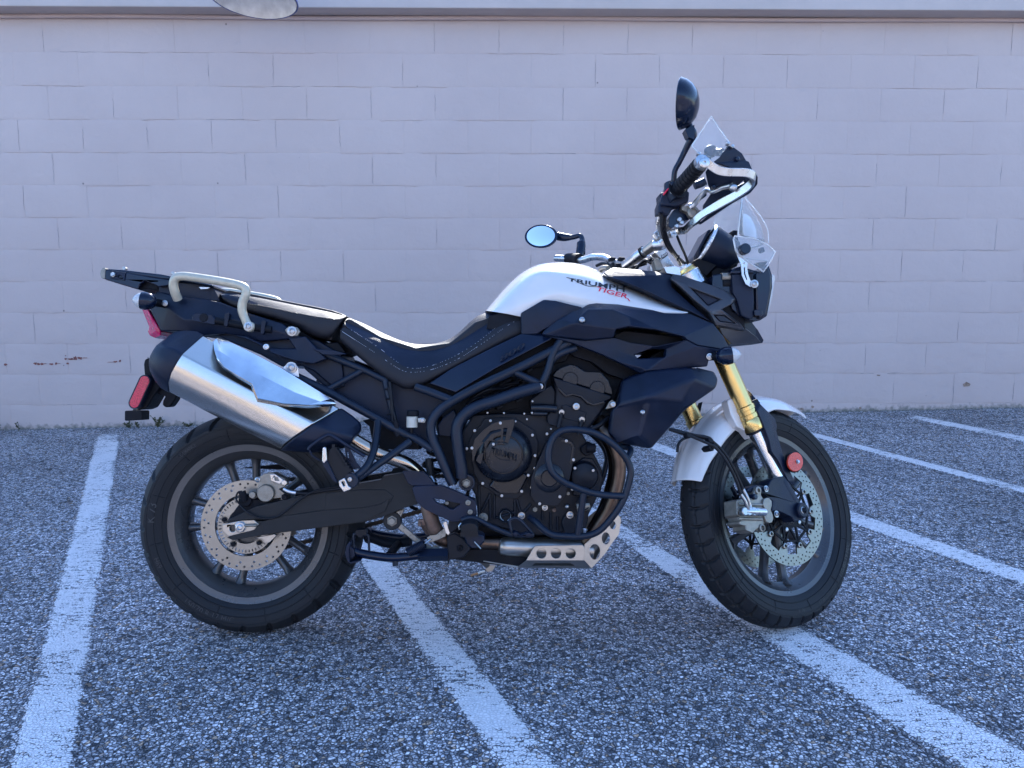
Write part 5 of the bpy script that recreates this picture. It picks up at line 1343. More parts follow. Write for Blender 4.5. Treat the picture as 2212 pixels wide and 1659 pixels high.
def indicator(nm, c, tail, tip, root, r, fr='B'):
    g = group_part(nm)
    a, b = unp(T(c, [tail])[0], None, fr), unp(T(c, [tip])[0], None, fr)
    L_ = (b - a).length
    lathe('housing', a, b - a, [(.001, 0), (r * .55, L_ * .06), (r * .9, L_ * .25), (r, L_ * .45), (r * .93, L_ * .62)], 'plastic_gloss', g, fr, seg=24, smooth=60, squash=(1, 1))
    lathe('lens', a + (b - a) * .60, b - a, [(r * .91, 0), (r * .78, L_ * .14), (r * .5, L_ * .28), (.001, L_ * .40)], 'clear_lens', g, fr, seg=24, smooth=60)
    tube('stem', [unp(T(c, [root])[0], None, fr), a + (b - a) * .35], .011, 'plastic_dark', g, fr, raw=True)
    return g
indicator('rear_indicator', 'A', (705, 452, .17), (490, 425, .18), (790, 470, .11), .025)
indicator('rear_indicator', 'A', (730, 440, -.17), (600, 428, -.18), (790, 450, -.11), .025)
bolt('A', 775, 460, .14, .009, 'washer')
LP = group_part('plate_bracket')
prism('bracket_body', T('A', [(590, 985), (600, 945), (640, 930), (700, 960), (760, 1150), (690, 1240), (620, 1360), (560, 1385), (530, 1375), (600, 1100)]), .06, -.02, 'plastic_dark', LP, bevel=.006)
prism('bracket_arm', T('A', [(660, 1180), (740, 1190), (885, 1245), (860, 1300), (820, 1355), (780, 1362), (752, 1340), (758, 1300), (780, 1262), (690, 1240), (660, 1230)]), .04, .0, 'plastic_dark', LP, bevel=.006)
def stadium(c, a, b, r, n=10):
    ax_, ay_ = b[0] - a[0], b[1] - a[1]; th = math.atan2(ay_, ax_); o = []
    for k in range(n + 1): t = th + math.pi / 2 + math.pi * k / n; o.append((a[0] + r * math.cos(t), a[1] + r * math.sin(t)))
    for k in range(n + 1): t = th - math.pi / 2 + math.pi * k / n; o.append((b[0] + r * math.cos(t), b[1] + r * math.sin(t)))
    return T(c, o)
prism('reflector_rim', stadium('A', (600, 1130), (512, 1322), 52), .085, .06, 'plastic', LP, bevel=.002)
prism('side_reflector', stadium('A', (600, 1130), (512, 1322), 41), .087, .084, 'red_reflector', LP, bevel=.001)
prism('plate_lamp', T('A', [(428, 1395), (436, 1388), (570, 1388), (578, 1396), (577, 1470), (436, 1477), (428, 1470)]), .05, -.0, 'plastic_dark', LP, bevel=.002)
prism('lamp_stem', T('A', [(498, 1375), (530, 1375), (528, 1400), (495, 1400)]), .04, .01, 'plastic_dark', LP, bevel=.002)

prism('subframe_cover', T('A', [(900, 690), (1240, 745), (1350, 800), (1600, 905), (1790, 1010), (1950, 1000), (2060, 1045), (2240, 1200), (2330, 1180), (2300, 900), (2100, 780), (1700, 700), (1200, 640), (900, 640)]), .105, -.105, 'plastic', TL, bevel=.005)
# ------------------------------------------------------------------ tank
TK = group_part('fuel_tank')
R0 = [(85, 850, 0), (200, 705, 0), (310, 585, 0), (410, 500, 0), (530, 438, 0), (680, 414, 0), (850, 412, 0), (990, 442, 0), (1130, 530, 0), (1500, 690, 0), (1840, 850, 0)]
R1 = [(95, 850, .07), (215, 708, .078), (325, 590, .082), (425, 508, .085), (545, 447, .080), (700, 440, .072), (865, 450, .070), (1005, 480, .072), (1150, 562, .075), (1500, 705, .07), (1840, 853, .06)]
R2 = [(130, 852, .118), (260, 745, .13), (370, 640, .14), (470, 560, .145), (575, 490, .150), (730, 500, .150), (890, 520, .148), (1040, 556, .146), (1190, 628, .142), (1520, 760, .12), (1840, 856, .11)]
R3 = [(180, 860, .138), (320, 800, .150), (430, 720, .158), (540, 655, .150), (650, 600, .156), (790, 600, .160), (920, 610, .162), (1080, 640, .162), (1250, 705, .158), (1540, 800, .155), (1840, 858, .14)]
R4 = [(300, 878, .145), (400, 870, .152), (480, 800, .158), (580, 725, .170), (700, 680, .180), (830, 705, .182), (950, 735, .182), (1100, 760, .180), (1280, 792, .176), (1560, 840, .165), (1840, 860, .155)]
R5 = [(400, 905, .145), (440, 900, .150), (520, 860, .152), (620, 830, .152), (740, 830, .155), (860, 860, .16), (980, 880, .165), (1120, 880, .168), (1290, 880, .168), (1560, 880, .162), (1840, 875, .15)]
sheet('tank_shell', [T('F', r) for r in (R0, R1, R2, R3, R4, R5)], 'white_paint', TK, subd=3)
tank_obj = TK.children[0]
prism('tank_core', T('F', [(120, 900), (420, 800), (700, 760), (1200, 800), (1840, 870), (1900, 1000), (1300, 1000), (900, 1060), (400, 1050), (100, 1000)]), .13, -.13, 'plastic_dark', TK, bevel=.006)
tank_obj.select_set(False)
# lettering lies on the tank's skin
dg = bpy.context.evaluated_depsgraph_get(); dg.update()
bvh = bvhtree.BVHTree.FromObject(tank_obj, dg)
RO = RBT @ (Vector((0, 0, CAM_H)) - ORIG)
def on_tank(px, py, off=.0012):
    d = (RBT @ ray(px, py)).normalized()
    hit = bvh.ray_cast(RO, d)
    if hit[0] is None: return unp((px, py), .16)
    n_ = hit[1] if hit[1].dot(d) < 0 else -hit[1]
    return hit[0] + n_ * off
def fine_text(s, bold):
    V, F = text_geo(s, bold)
    bm = bmesh.new(); vs = [bm.verts.new((a, b, 0)) for a, b in V]
    for f in F:
        try: bm.faces.new([vs[i] for i in f])
        except ValueError: pass
    bmesh.ops.triangulate(bm, faces=bm.faces)
    for _ in range(3):
        es = [e for e in bm.edges if e.calc_length() > .035]
        if es: bmesh.ops.subdivide_edges(bm, edges=es, cuts=1); bmesh.ops.triangulate(bm, faces=bm.faces)
    bm.verts.index_update()
    r = [(v.co.x, v.co.y) for v in bm.verts], [tuple(v.index for v in f.verts) for f in bm.faces]
    bm.free(); return r
def tank_text(s, fmap, m, bold):
    V, F = fine_text(s, bold); me_v = [on_tank(*T('F', [fmap(a, b)])[0]) for a, b in V]
    mk('tank_lettering', me_v, F, m, TK, smooth=None)
def serp(a, b):   # arched base line, letters taller in the middle and falling to the right
    h = 27 + 24 * a; x = 800 + 490 * a; y = 592 + 100 * a
    return (x + (b * h) * .10, y - b * h + 0)
tank_text('TRIUMPH', serp, 'decal_black', .018)
tank_text('TIGER', lambda a, b: (1042 + 270 * a + 16 * b, 674 + 74 * a - b * (33 + 4 * a)), 'decal_red', .012)
tube('tank_swoosh', [on_tank(*T('F', [p])[0], off=.0005) for p in ((790, 562), (840, 575), (900, 608), (960, 632), (1010, 640), (1070, 642))], .0011, 'decal_black', TK, raw=True, seg=5)
tube('tank_swoosh', [on_tank(*T('F', [p])[0], off=.0005) for p in ((1318, 742), (1328, 755), (1336, 766))], .0016, 'decal_red', TK, raw=True, seg=5)
facet('knee_pad', T('F', [(395, 868, .156), (520, 795, .166), (595, 752, .17), (700, 762, .175), (830, 795, .18), (930, 818, .184), (900, 905, .178), (720, 960, .176), (600, 1010, .172), (540, 1050, .168), (400, 1055, .155), (510, 980, .168), (500, 910, .168), (640, 860, .182)]),
      [(0, 1, 13, 12), (1, 2, 13), (2, 3, 13), (3, 4, 13), (4, 5, 6, 13), (13, 6, 7), (13, 7, 8, 11, 12), (11, 8, 9, 10), (12, 11, 10, 0)], 'plastic', TK, thick=.04, mir=True)
tube('filler_breather', T('F', [(1085, 500, .0), (1110, 480, .02), (1150, 480, .04)]), .008, 'alu_cast', TK)
facet('tank_front_trim', T('F', [(1110, 520, .125), (1190, 474, .115), (1545, 505, .115), (1700, 538, .12), (1700, 640, .135), (1880, 800, .14), (2060, 955, .14), (1850, 852, .15), (1460, 672, .158), (1300, 606, .158), (1150, 556, .15), (1220, 510, .135), (1560, 545, .14)]),
      [(0, 1, 11), (1, 2, 12, 11), (2, 3, 12), (0, 11, 10), (11, 12, 9, 10), (12, 3, 4), (12, 4, 8, 9), (4, 5, 8), (5, 7, 8), (5, 6, 7)], 'plastic', thick=.05, mir=True)
prism('dash_base', T('F', [(1190, 500), (1560, 520), (1700, 560), (1750, 700), (1400, 640)]), .11, -.11, 'plastic_dark', bevel=.005)

prism('airbox', T('C', [(1000, 850), (1300, 690), (1700, 480), (2250, 380), (2400, 420), (2300, 640), (1900, 720), (1350, 985), (1200, 960)]), .115, -.115, 'plastic_dark', bevel=.004)
prism('air_duct', T('E', [(850, 100), (1130, -30), (1500, 200), (1450, 450), (880, 300)]), .10, -.10, 'plastic_dark', bevel=.004)
prism('throttle_housing', T('E', [(-200, 350), (0, 330), (560, 90), (900, 60), (960, 300), (700, 480), (140, 600), (20, 720), (-60, 600)]), .09, -.09, 'plastic_dark', bevel=.004)
# ------------------------------------------------------------------ side shrouds
facet('side_shroud', T('F', [(580, 1045, .182), (600, 1020, .186), (720, 925, .19), (830, 868, .192), (930, 822, .185), (1010, 772, .165), (1240, 785, .163), (1560, 848, .165), (1640, 868, .168), (1860, 874, .17), (2060, 960, .185), (2150, 1070, .18), (2212, 1195, .165),
      (1340, 905, .234), (1340, 985, .236), (1560, 1010, .238), (1800, 1070, .23), (1830, 1100, .222), (1920, 1150, .21), (2130, 1185, .19),
      (980, 840, .215), (1220, 1010, .228), (1200, 1080, .215), (980, 1103, .205), (600, 1062, .182), (860, 960, .218), (1190, 835, .222)]),
      [(0, 1, 2, 25, 24), (2, 3, 4, 20, 25), (4, 5, 26, 20), (5, 6, 26), (6, 7, 26), (26, 7, 13), (7, 8, 15, 14, 13), (8, 9, 16, 15), (9, 10, 16), (10, 11, 19, 18, 17, 16), (11, 12, 19), (20, 26, 13, 14, 21), (20, 21, 25), (25, 21, 22, 23), (25, 23, 24)], 'plastic', thick=.03, bevel=.011, mir=True)
sh2 = T('F', [(600, 1062, .18), (980, 1103, .195), (1200, 1080, .205), (1330, 1120, .195), (1560, 1155, .19), (1830, 1100, .218), (1920, 1150, .215), (2130, 1185, .19), (2030, 1240, .195), (2010, 1330, .185), (1480, 1372, .2), (1430, 1390, .195), (1240, 1295, .2), (1080, 1222, .196), (850, 1132, .188), (1210, 1190, .205), (1440, 1345, .208), (1650, 1180, .18), (1640, 1250, .195), (1410, 1262, .185), (1380, 1230, .185), (1500, 1180, .18)])
facet('side_shroud', sh2, [(0, 1, 14), (1, 2, 15, 13, 14), (2, 3, 15), (15, 3, 20, 19), (3, 4, 21, 20), (15, 19, 16, 12, 13), (16, 11, 12), (16, 10, 11), (19, 18, 10, 16), (4, 5, 17, 21), (17, 5, 6, 18), (6, 7, 8), (6, 8, 9, 10, 18)], 'plastic', thick=.025, bevel=.004, mir=True)
prism('shroud_fill', T('F', [(1300, 1020), (1830, 1080), (1700, 1200), (1600, 1180), (1500, 1170), (1380, 1220), (1210, 1130), (1200, 1060)]), .165, -.165, 'plastic_dark', bevel=.004)
prism('shroud_fill', T('F', [(1600, 1185), (1860, 1130), (2080, 1200), (2000, 1310), (1500, 1350), (1430, 1300)]), .12, -.12, 'plastic_dark', bevel=.004)
bolt('F', 925, 930, .226, .0125, 'dome'); 
facet('radiator_shroud', T('E', [(1490, 255, .185), (1700, 178, .195), (1900, 158, .2), (2050, 148, .205), (2160, 160, .2)]) + T('I', [(640, 212, .175), (678, 290, .17), (662, 375, .195), (430, 282, .235), (480, 500, .205), (345, 600, .20), (200, 765, .19), (30, 962, .175)]) +
      T('E', [(1730, 856, .175), (1440, 798, .185), (1370, 722, .19), (1400, 520, .2), (1460, 465, .205), (1680, 412, .24), (2010, 452, .236), (1700, 470, .226), (1640, 740, .225), (1475, 790, .2)]),
      [(0, 1, 18, 17), (1, 2, 3, 8, 18), (3, 4, 5, 8), (5, 6, 7, 8), (8, 7, 9, 19), (18, 8, 19), (18, 19, 20), (17, 18, 20, 16), (16, 20, 21, 15), (15, 21, 22, 14), (14, 22, 13), (22, 21, 12, 13), (21, 20, 19, 11, 12), (19, 9, 10, 11)], 'plastic', thick=.03, bevel=.010, mir=True)
bolt('E', 1663, 537, .238, .0105, 'dome')
prism('radiator', T('E', [(1500, 260), (2150, 160), (2250, 200), (1950, 560), (1700, 820), (1450, 780), (1400, 540)]), .15, -.15, 'plastic_dark', bevel=.004)
prism('upper_frame_block', T('F', [(700, 1090), (1150, 1090), (1500, 1350), (1300, 1450), (1130, 1390), (1000, 1290), (850, 1240)]), .13, -.13, 'plastic_dark', bevel=.004)
prism('radiator_ear', T('E', [(1345, 510), (1375, 450), (1400, 432), (1432, 450), (1430, 490), (1400, 500)]), .19, .183, 'alu_cast', bevel=.0015)
bolt('E', 1405, 470, .193, .0115, 'socket')
tube('coolant_hose', T('E', [(1200, 690, .16), (1290, 650, .16), (1350, 600, .15), (1420, 560, .13)]), .0065, 'rubber_part')
facet('seat_side_cover', T('C', [(1110, 830, .148), (1300, 705, .15), (1600, 550, .152), (1900, 402, .155), (2210, 395, .158), (2170, 445, .172), (1700, 695, .172), (1345, 910, .168), (1600, 690, .165), (1400, 745, .166)]),
      [(0, 1, 9, 7), (1, 2, 8, 9), (2, 3, 5, 8), (3, 4, 5), (8, 5, 6), (9, 8, 6, 7)], 'plastic_gloss', thick=.03, bevel=.004, mir=True)
V, F = text_geo('800', .02)
def cov(a, b): return unp(T('C', [(1722 + 215 * a + 12 * b, 650 - 132 * a - b * 55)])[0], .1735)
mk('cover_lettering', [cov(a, b) for a, b in V], F, 'plastic', smooth=None, solid=.001)

# ------------------------------------------------------------------ headlight, cowl and beak
HL = group_part('headlight')
prism('housing', T('H', [(1010, 1010), (1215, 975), (1260, 925), (1340, 905), (1480, 950), (1560, 965), (1640, 880), (1662, 900), (1695, 1000), (1700, 1150), (1640, 1480), (1552, 1535), (1440, 1535), (1330, 1490), (1230, 1400), (1190, 1250), (1000, 1150)]), .125, -.125, 'plastic_gloss', HL, bevel=.012, bseg=3)
prism('housing_side', T('H', [(1230, 985), (1480, 965), (1495, 1320), (1490, 1500), (1430, 1520), (1340, 1480), (1290, 1300), (1240, 1200)]), .142, .12, 'plastic', HL, bevel=.006)
prism('housing_front', T('H', [(1505, 985), (1560, 980), (1650, 910), (1690, 1010), (1692, 1150), (1630, 1470), (1550, 1520), (1510, 1400)]), .140, .12, 'plastic_gloss', HL, bevel=.006)
prism('headlamp_lens', T('H', [(1700, 990), (1726, 1020), (1728, 1060), (1712, 1150), (1690, 1280), (1650, 1445), (1640, 1440), (1690, 1150), (1692, 1010)]), .10, -.10, 'clear_lens', HL, bevel=.003)
prism('adjuster', T('H', [(1490, 1410), (1585, 1408), (1588, 1470), (1560, 1478), (1495, 1470)]), .150, .135, 'plastic_gloss', HL, bevel=.004)
tube('lamp_plug', T('H', [(1110, 1030, .12), (1210, 1030, .12)]), .012, 'alu_cast', HL, n=2)
tube('lamp_plug', T('H', [(1110, 1100, .11), (1210, 1100, .11)]), .02, 'plastic_dark', HL, n=2)
prism('headlight_top', T('H', [(1215, 965), (1480, 958), (1490, 985), (1215, 990)]), .15, .06, 'plastic_gloss', HL, bevel=.003)
prism('stay', T('H', [(1265, 715), (1290, 705), (1320, 780), (1375, 830), (1420, 850), (1405, 920), (1420, 1000), (1445, 1072), (1500, 1078), (1525, 1100), (1522, 1130), (1500, 1146), (1440, 1142), (1390, 1110), (1345, 1010), (1338, 900), (1300, 800)]), .158, .154, 'alu', HL, bevel=.0006,
      holes=[T('H', circ_px(1373, 872, 11, 12, 12)), T('H', [(1368, 920), (1384, 920), (1386, 990), (1410, 1062), (1398, 1066), (1372, 1000)])])
bolt('H', 1490, 1110, .16, .012, 'washer', HL)
facet('cowl_panel', T('H', [(525, 1055, .15), (560, 1003, .145), (650, 1010, .14), (1080, 1150, .14), (1330, 1272, .125), (1235, 1345, .14), (1125, 1405, .15), (1260, 1510, .148), (1345, 1575, .135), (1390, 1650, .12), (1040, 1600, .15), (965, 1440, .158), (790, 1290, .158), (640, 1150, .155),
      (655, 1090, .155), (760, 1160, .150), (1100, 1290, .148), (960, 1362, .152), (1235, 1285, .145), (985, 1420, .16), (1025, 1470, .156), (1150, 1470, .15), (1290, 1572, .144), (1090, 1542, .152)]),
      [(0, 1, 2, 14), (2, 3, 18, 16, 15, 14), (3, 4, 18), (4, 5, 18), (18, 5, 6, 19, 17, 16), (0, 14, 13), (14, 15, 12, 13), (15, 17, 12), (17, 19, 11, 12), (19, 20, 10, 11), (19, 6, 21, 20), (6, 7, 21), (7, 8, 22, 21), (8, 9, 22), (9, 10, 23, 22), (10, 20, 23)], 'silver_plastic', thick=.02, bevel=.004, mir=True)
prism('cowl_inset', T('H', [(760, 1160), (1100, 1290), (960, 1362)]), .138, .128, 'plastic', bevel=.003, mir=True)
prism('cowl_inset', T('H', [(1025, 1470), (1150, 1470), (1290, 1572), (1090, 1542)]), .138, .128, 'plastic_gloss', bevel=.003, mir=True)
prism('cowl_core', T('H', [(650, 1100), (1000, 1150), (1300, 1300), (1250, 1420), (1380, 1500), (1400, 1650), (1100, 1640), (900, 1500), (750, 1300)]), .115, -.115, 'plastic_dark', bevel=.006)
prism('beak', T('M', [(1540, 655), (1592, 652), (1612, 680), (1636, 712), (1647, 735), (1645, 741), (1618, 743), (1582, 745), (1568, 722), (1550, 690)]), lambda x, y: .115 - max(0, x / 1.85172 - 1540) * .0007, -.05, 'plastic', bevel=.005, mir=True)
facet('beak_side', T('M', [(1545, 690, .14), (1600, 700, .11), (1636, 728, .07), (1645, 740, .05), (1580, 744, .10), (1560, 722, .13)]), [(0, 1, 5), (1, 2, 4, 5), (2, 3, 4)], 'silver_plastic', thick=.02, bevel=.003, mir=True)
indicator('front_indicator', 'I', (650, 70, .222), (905, 40, .232), (575, 66, .18), .025)
bolt('I', 588, 65, .20, .0095, 'washer')
# instruments
IN = group_part('instrument_pod')
a, b_ = unp(T('H', [(965, 665)])[0], .035), unp(T('H', [(1185, 780)])[0], .035)
ax_ = (a - b_).normalized(); L_ = (a - b_).length
lathe('pod_body', b_, ax_, [(.025, -.03), (.048, -.01), (.055, L_ * .35), (.058, L_ * .8), (.060, L_), (.058, L_ + .008), (.050, L_ + .009), (.048, L_ + .002), (.001, L_ + .002)], 'plastic', IN, seg=48, smooth=40)
lathe('bezel', b_, ax_, [(.0595, L_ + .005), (.0612, L_ + .010), (.058, L_ + .014), (.052, L_ + .010), (.052, L_ + .003)], 'lens_inner', IN, seg=48)
lathe('dial', b_, ax_, [(.050, L_ + .001), (.050, L_ + .004), (.001, L_ + .005)], 'decal_black', IN, seg=40)
prism('display', T('H', [(790, 800), (960, 480), (1000, 480), (880, 700), (870, 830), (800, 850)]), .02, -.09, 'plastic_gloss', IN, bevel=.006)
prism('pod_mount', T('H', [(780, 850), (880, 800), (1250, 740), (1310, 860), (1290, 910), (1150, 910), (1050, 900), (940, 1015), (880, 980)]), .06, -.06, 'plastic_dark', IN, bevel=.008)
prism('pod_bracket', T('H', [(990, 960), (1060, 900), (1240, 900), (1230, 1000), (1120, 1150), (1000, 1140)]), .05, -.05, 'plastic_dark', IN, bevel=.006)
prism('cowl_frame', T('H', [(1225, 505), (1250, 490), (1300, 495), (1310, 700), (1330, 860), (1290, 880), (1260, 700)]), .05, -.05, 'plastic_dark', IN, bevel=.004)
# windscreen and clear deflector
ws0 = [(1330, -60, 0), (1395, 115, 0), (1470, 215, 0), (1562, 330, 0), (1640, 480, 0), (1655, 640, 0)]
ws1 = [(1335, -40, .07), (1382, 120, .075), (1440, 230, .08), (1500, 345, .085), (1560, 480, .09), (1590, 620, .09)]
ws2 = [(1350, 30, .12), (1345, 150, .13), (1332, 260, .14), (1320, 360, .15), (1308, 460, .15), (1302, 560, .15)]
sheet('windscreen', [T('H', r) for r in (ws0, ws1, ws2)], 'clear', subd=2, solid=.003)
tube('windscreen_edge', T('H', [(p[0], p[1], p[2]) for p in ws2]), .0022, 'clear_lens', seg=6, mir=True)
tube('windscreen_edge', T('H', [(p[0], p[1], p[2]) for p in ws0]), .0014, 'clear_lens', seg=6)
dfl = T('H', [(1250, 600), (1252, 570), (1285, 552), (1500, 592), (1640, 660), (1727, 725), (1728, 765), (1670, 860), (1600, 968), (1585, 970), (1300, 760), (1275, 720)])
prism('screen_bracket', dfl, .162, .156, 'clear', bevel=.001)
tube('bracket_edge', T('H', [(p[0], p[1], .16) for p in ((1250, 600), (1262, 560), (1500, 592), (1640, 660), (1727, 735), (1670, 860), (1595, 970), (1440, 870), (1300, 760), (1275, 720))]), .0026, 'clear_lens', seg=6, closed=True, n=1)
tube('bracket_edge', T('H', [(1310, 790, .16), (1400, 812, .16), (1520, 830, .16), (1650, 850, .16)]), .0018, 'clear_lens', seg=6)
drum('bracket_knob', T('H', [(1393, 702)])[0], .0150, .178, .15, 'plastic_gloss', seg=24)
prism('bracket_clip', T('H', [(1560, 690), (1600, 685), (1615, 740), (1580, 750), (1555, 730)]), .15, .13, 'plastic_gloss', bevel=.002)
prism('bracket_clip', T('H', [(1500, 870), (1640, 850), (1600, 930), (1560, 940)]), .15, .13, 'plastic_dark', bevel=.002)

# ------------------------------------------------------------------ fork, front brake, mudguard
FK = group_part('front_fork')
def fk(nm, c, p0, p1, prof_, m, w_=.105):
    a, b = unp(T(c, [p0])[0], w_, 'S'), unp(T(c, [p1])[0], w_, 'S'); d = (b - a); L_ = d.length
    pr = [(r, h * L_) for r, h in prof_]
    lathe(nm, a, d, pr, m, FK, 'S', seg=40, smooth=40)
    lathe(nm, Vector((a.x, -a.y, a.z)), Vector((d.x, -d.y, d.z)), pr, m, FK, 'S', seg=40, smooth=40)
    return a, b
R_ = .0262
ga, gb = fk('upper_tube', 'I', (700, 40), (1035, 790), [(R_, -.5), (R_, .60), (R_ * 1.0, .68), (R_ * 1.11, .69), (R_ * 1.11, .735), (R_ * 1.05, .74), (R_ * 1.05, .785), (R_ * 1.15, .79), (R_ * 1.15, .84), (R_ * 1.08, .845), (R_ * 1.17, .86), (R_ * 1.17, .985), (R_ * 1.1, 1.0), (R_ * .7, 1.0)], 'gold')
fk('dust_seal', 'I', (1028, 775), (1046, 808), [(R_ * 1.12, 0), (R_ * 1.14, .5), (R_ * .85, 1)], 'rubber_part')
fk('inner_tube', 'I', (1035, 790), (1290, 1330), [(.0212, 0), (.0212, 1)], 'chrome')
prism('fork_foot', T('I', [(1185, 1290), (1225, 1265), (1330, 1240), (1375, 1300), (1500, 1520), (1560, 1530), (1575, 1600), (1530, 1660), (1430, 1700), (1400, 1650), (1340, 1620), (1250, 1590), (1200, 1600), (1210, 1490), (1120, 1420), (960, 1400), (960, 1370), (1050, 1330), (1160, 1345)]), lambda x, y: .128, .085, 'plastic', FK, 'S', bevel=.010, mir=True, bseg=3)
fk('foot_sleeve', 'I', (1262, 1285), (1440, 1600), [(.023, 0), (.0245, .05), (.0245, .6), (.020, 1)], 'plastic')
drum('axle_clamp', T('I', [(1520, 1580)])[0], .028, .142, .10, 'plastic', FK, 'S', prof=[(.023, 0), (.022, .038), (.019, .042), (.0115, .042), (.011, .034), (.001, .034)])
drum('axle_end', T('I', [(1518, 1583)])[0], .0155, .1405, .13, 'bolt', FK, 'S', seg=24, prof=[(.0110, 0), (.0110, .010), (.0085, .011), (.008, .004)])
bolt('I', 1146, 1370, .132, .0095, 'washer', FK, 'S'); bolt('I', 1248, 1620, .132, .010, 'washer', FK, 'S')
FC = group_part('front_caliper')
prism('caliper_body', T('J', [(857, 250), (915, 235), (1010, 228), (1030, 150), (1050, 125), (1085, 120), (1102, 150), (1100, 200), (1120, 230), (1130, 480), (1040, 550), (1020, 575), (950, 545), (945, 500), (890, 490), (880, 460), (905, 455), (890, 415), (862, 395), (860, 320)]), .135, .085, 'alu_cast', FC, 'S', bevel=.006, bseg=3)
prism('caliper_cover', T('J', [(1125, 240), (1150, 225), (1180, 226), (1205, 255), (1207, 300), (1195, 345), (1215, 390), (1222, 430), (1210, 465), (1180, 476), (1150, 462), (1130, 410), (1128, 370), (1142, 345), (1115, 290)]), .142, .12, 'alu_cast', FC, 'S', bevel=.004)
for y in (290, 345, 430): tube('caliper_rib', T('J', [(870, y, .137), (1100, y + 6, .137)]), .0045, 'alu_cast', FC, 'S', seg=8, n=2)
tube('banjo', T('J', [(935, 355, .150), (1040, 362, .150), (1125, 368, .146)]), [.006, .0115, .0115], 'alu', FC, 'S', seg=16, n=2)
for x in (945, 985, 1035): drum('banjo_ring', T('J', [(x, 358)])[0], .0118, .156, .142, 'bolt', FC, 'S', seg=18)
drum('caliper_lug', T('J', [(1078, 150)])[0], 0, .142, .12, 'alu_cast', FC, 'S', prof=[(.0105, 0), (.0105, .02), (.0055, .021), (.005, .014)])
drum('caliper_lug', T('J', [(1118, 523)])[0], 0, .14, .12, 'alu_cast', FC, 'S', prof=[(.0105, 0), (.0105, .018), (.007, .019), (.006, .012)])
prism('caliper_bridge', T('J', [(1040, 470), (1130, 480), (1150, 520), (1100, 560), (1040, 550)]), .128, .1, 'alu_cast', FC, 'S', bevel=.004)
prism('left_caliper', T('J', [(860, 250), (1120, 230), (1200, 300), (1200, 460), (1040, 550), (890, 490)]), -.085, -.13, 'alu_cast', FC, 'S', bevel=.006)
drum('caliper_bleed', T('J', [(1048, 213)])[0], .008, .145, .12, 'plastic_gloss', FC, 'S')
tube('hose_fitting', T('J', [(895, 190, .158), (935, 250, .158), (955, 300, .156), (970, 345, .152)]), .0052, 'bolt', FC, 'S', seg=10)
tube('hose_fitting', T('J', [(920, 140, .15), (960, 220, .152), (985, 290, .15), (995, 350, .15)]), .0048, 'bolt', FC, 'S', seg=10)
tube('brake_line', T('I', [(190, 785, .14), (300, 815, .15), (400, 850, .158), (520, 900, .165), (640, 960, .17), (730, 1060, .17), (800, 1180, .168), (860, 1310, .162), (895, 1420, .158)]), .0042, 'rubber_part', fr='S', seg=8)
tube('brake_line', T('I', [(190, 780, .13), (300, 805, .145), (420, 835, .152), (560, 870, .16), (660, 940, .165), (750, 1040, .165), (830, 1180, .16), (880, 1290, .155), (920, 1380, .15)]), .0042, 'rubber_part', fr='S', seg=8)
tube('brake_line', T('I', [(200, 790, .13), (330, 830, .14), (440, 850, .15), (550, 880, .155), (620, 915, .15), (590, 870, .10), (480, 845, .08), (350, 870, .085), (285, 920, .085), (268, 1010, .08)]), .0038, 'rubber_part', fr='S', seg=8)
for x, y in ((385, 840), (600, 890), (650, 940)):
    prism('hose_clip', T('I', [(x - 25, y - 25), (x + 5, y - 30), (x + 28, y + 10), (x + 20, y + 30), (x - 10, y + 20)]), .172, .155, 'plastic_dark', fr='S', bevel=.002)
prism('hose_bracket', T('I', [(575, 960), (600, 930), (640, 960), (635, 995), (600, 995)]), .12, .09, 'plastic_dark', fr='S', bevel=.003)
# fork protector
facet('fork_guard', T('I', [(948, 375, .10), (1010, 430, .12), (1100, 540, .135), (1240, 680, .125), (1255, 740, .12), (1250, 800, .12), (1330, 1080, .125), (1430, 1290, .125), (1440, 1310, .12), (1400, 1340, .12), (1370, 1300, .13), (1260, 1080, .138), (1200, 1000, .138), (1180, 900, .14), (1120, 740, .14), (1060, 600, .138), (1000, 560, .12), (1180, 700, .14), (1230, 860, .138)]),
      [(0, 1, 16), (1, 2, 15, 16), (2, 3, 17, 15), (3, 4, 5, 18, 17), (15, 17, 14), (14, 17, 18, 13), (13, 18, 5, 6, 12), (12, 6, 11), (6, 7, 10, 11), (7, 8, 9, 10)], 'plastic', fr='S', thick=.02, bevel=.003, mir=True)
prism('orange_reflector', T('I', circ_px(1438, 1104, 74, 94, 32)), .142, .136, 'orange_reflector', fr='S', bevel=.0015)
drum('reflector_back', T('I', [(1432, 1106)])[0], .03, .136, .125, 'plastic_dark', fr='S', seg=32)
bolt('I', 1457, 1103, .143, .0075, 'hex', fr='S')
prism('guard_bracket', T('I', [(1010, 500), (1060, 480), (1090, 520), (1070, 565), (1030, 555)]), .13, .09, 'plastic_dark', fr='S', bevel=.002)
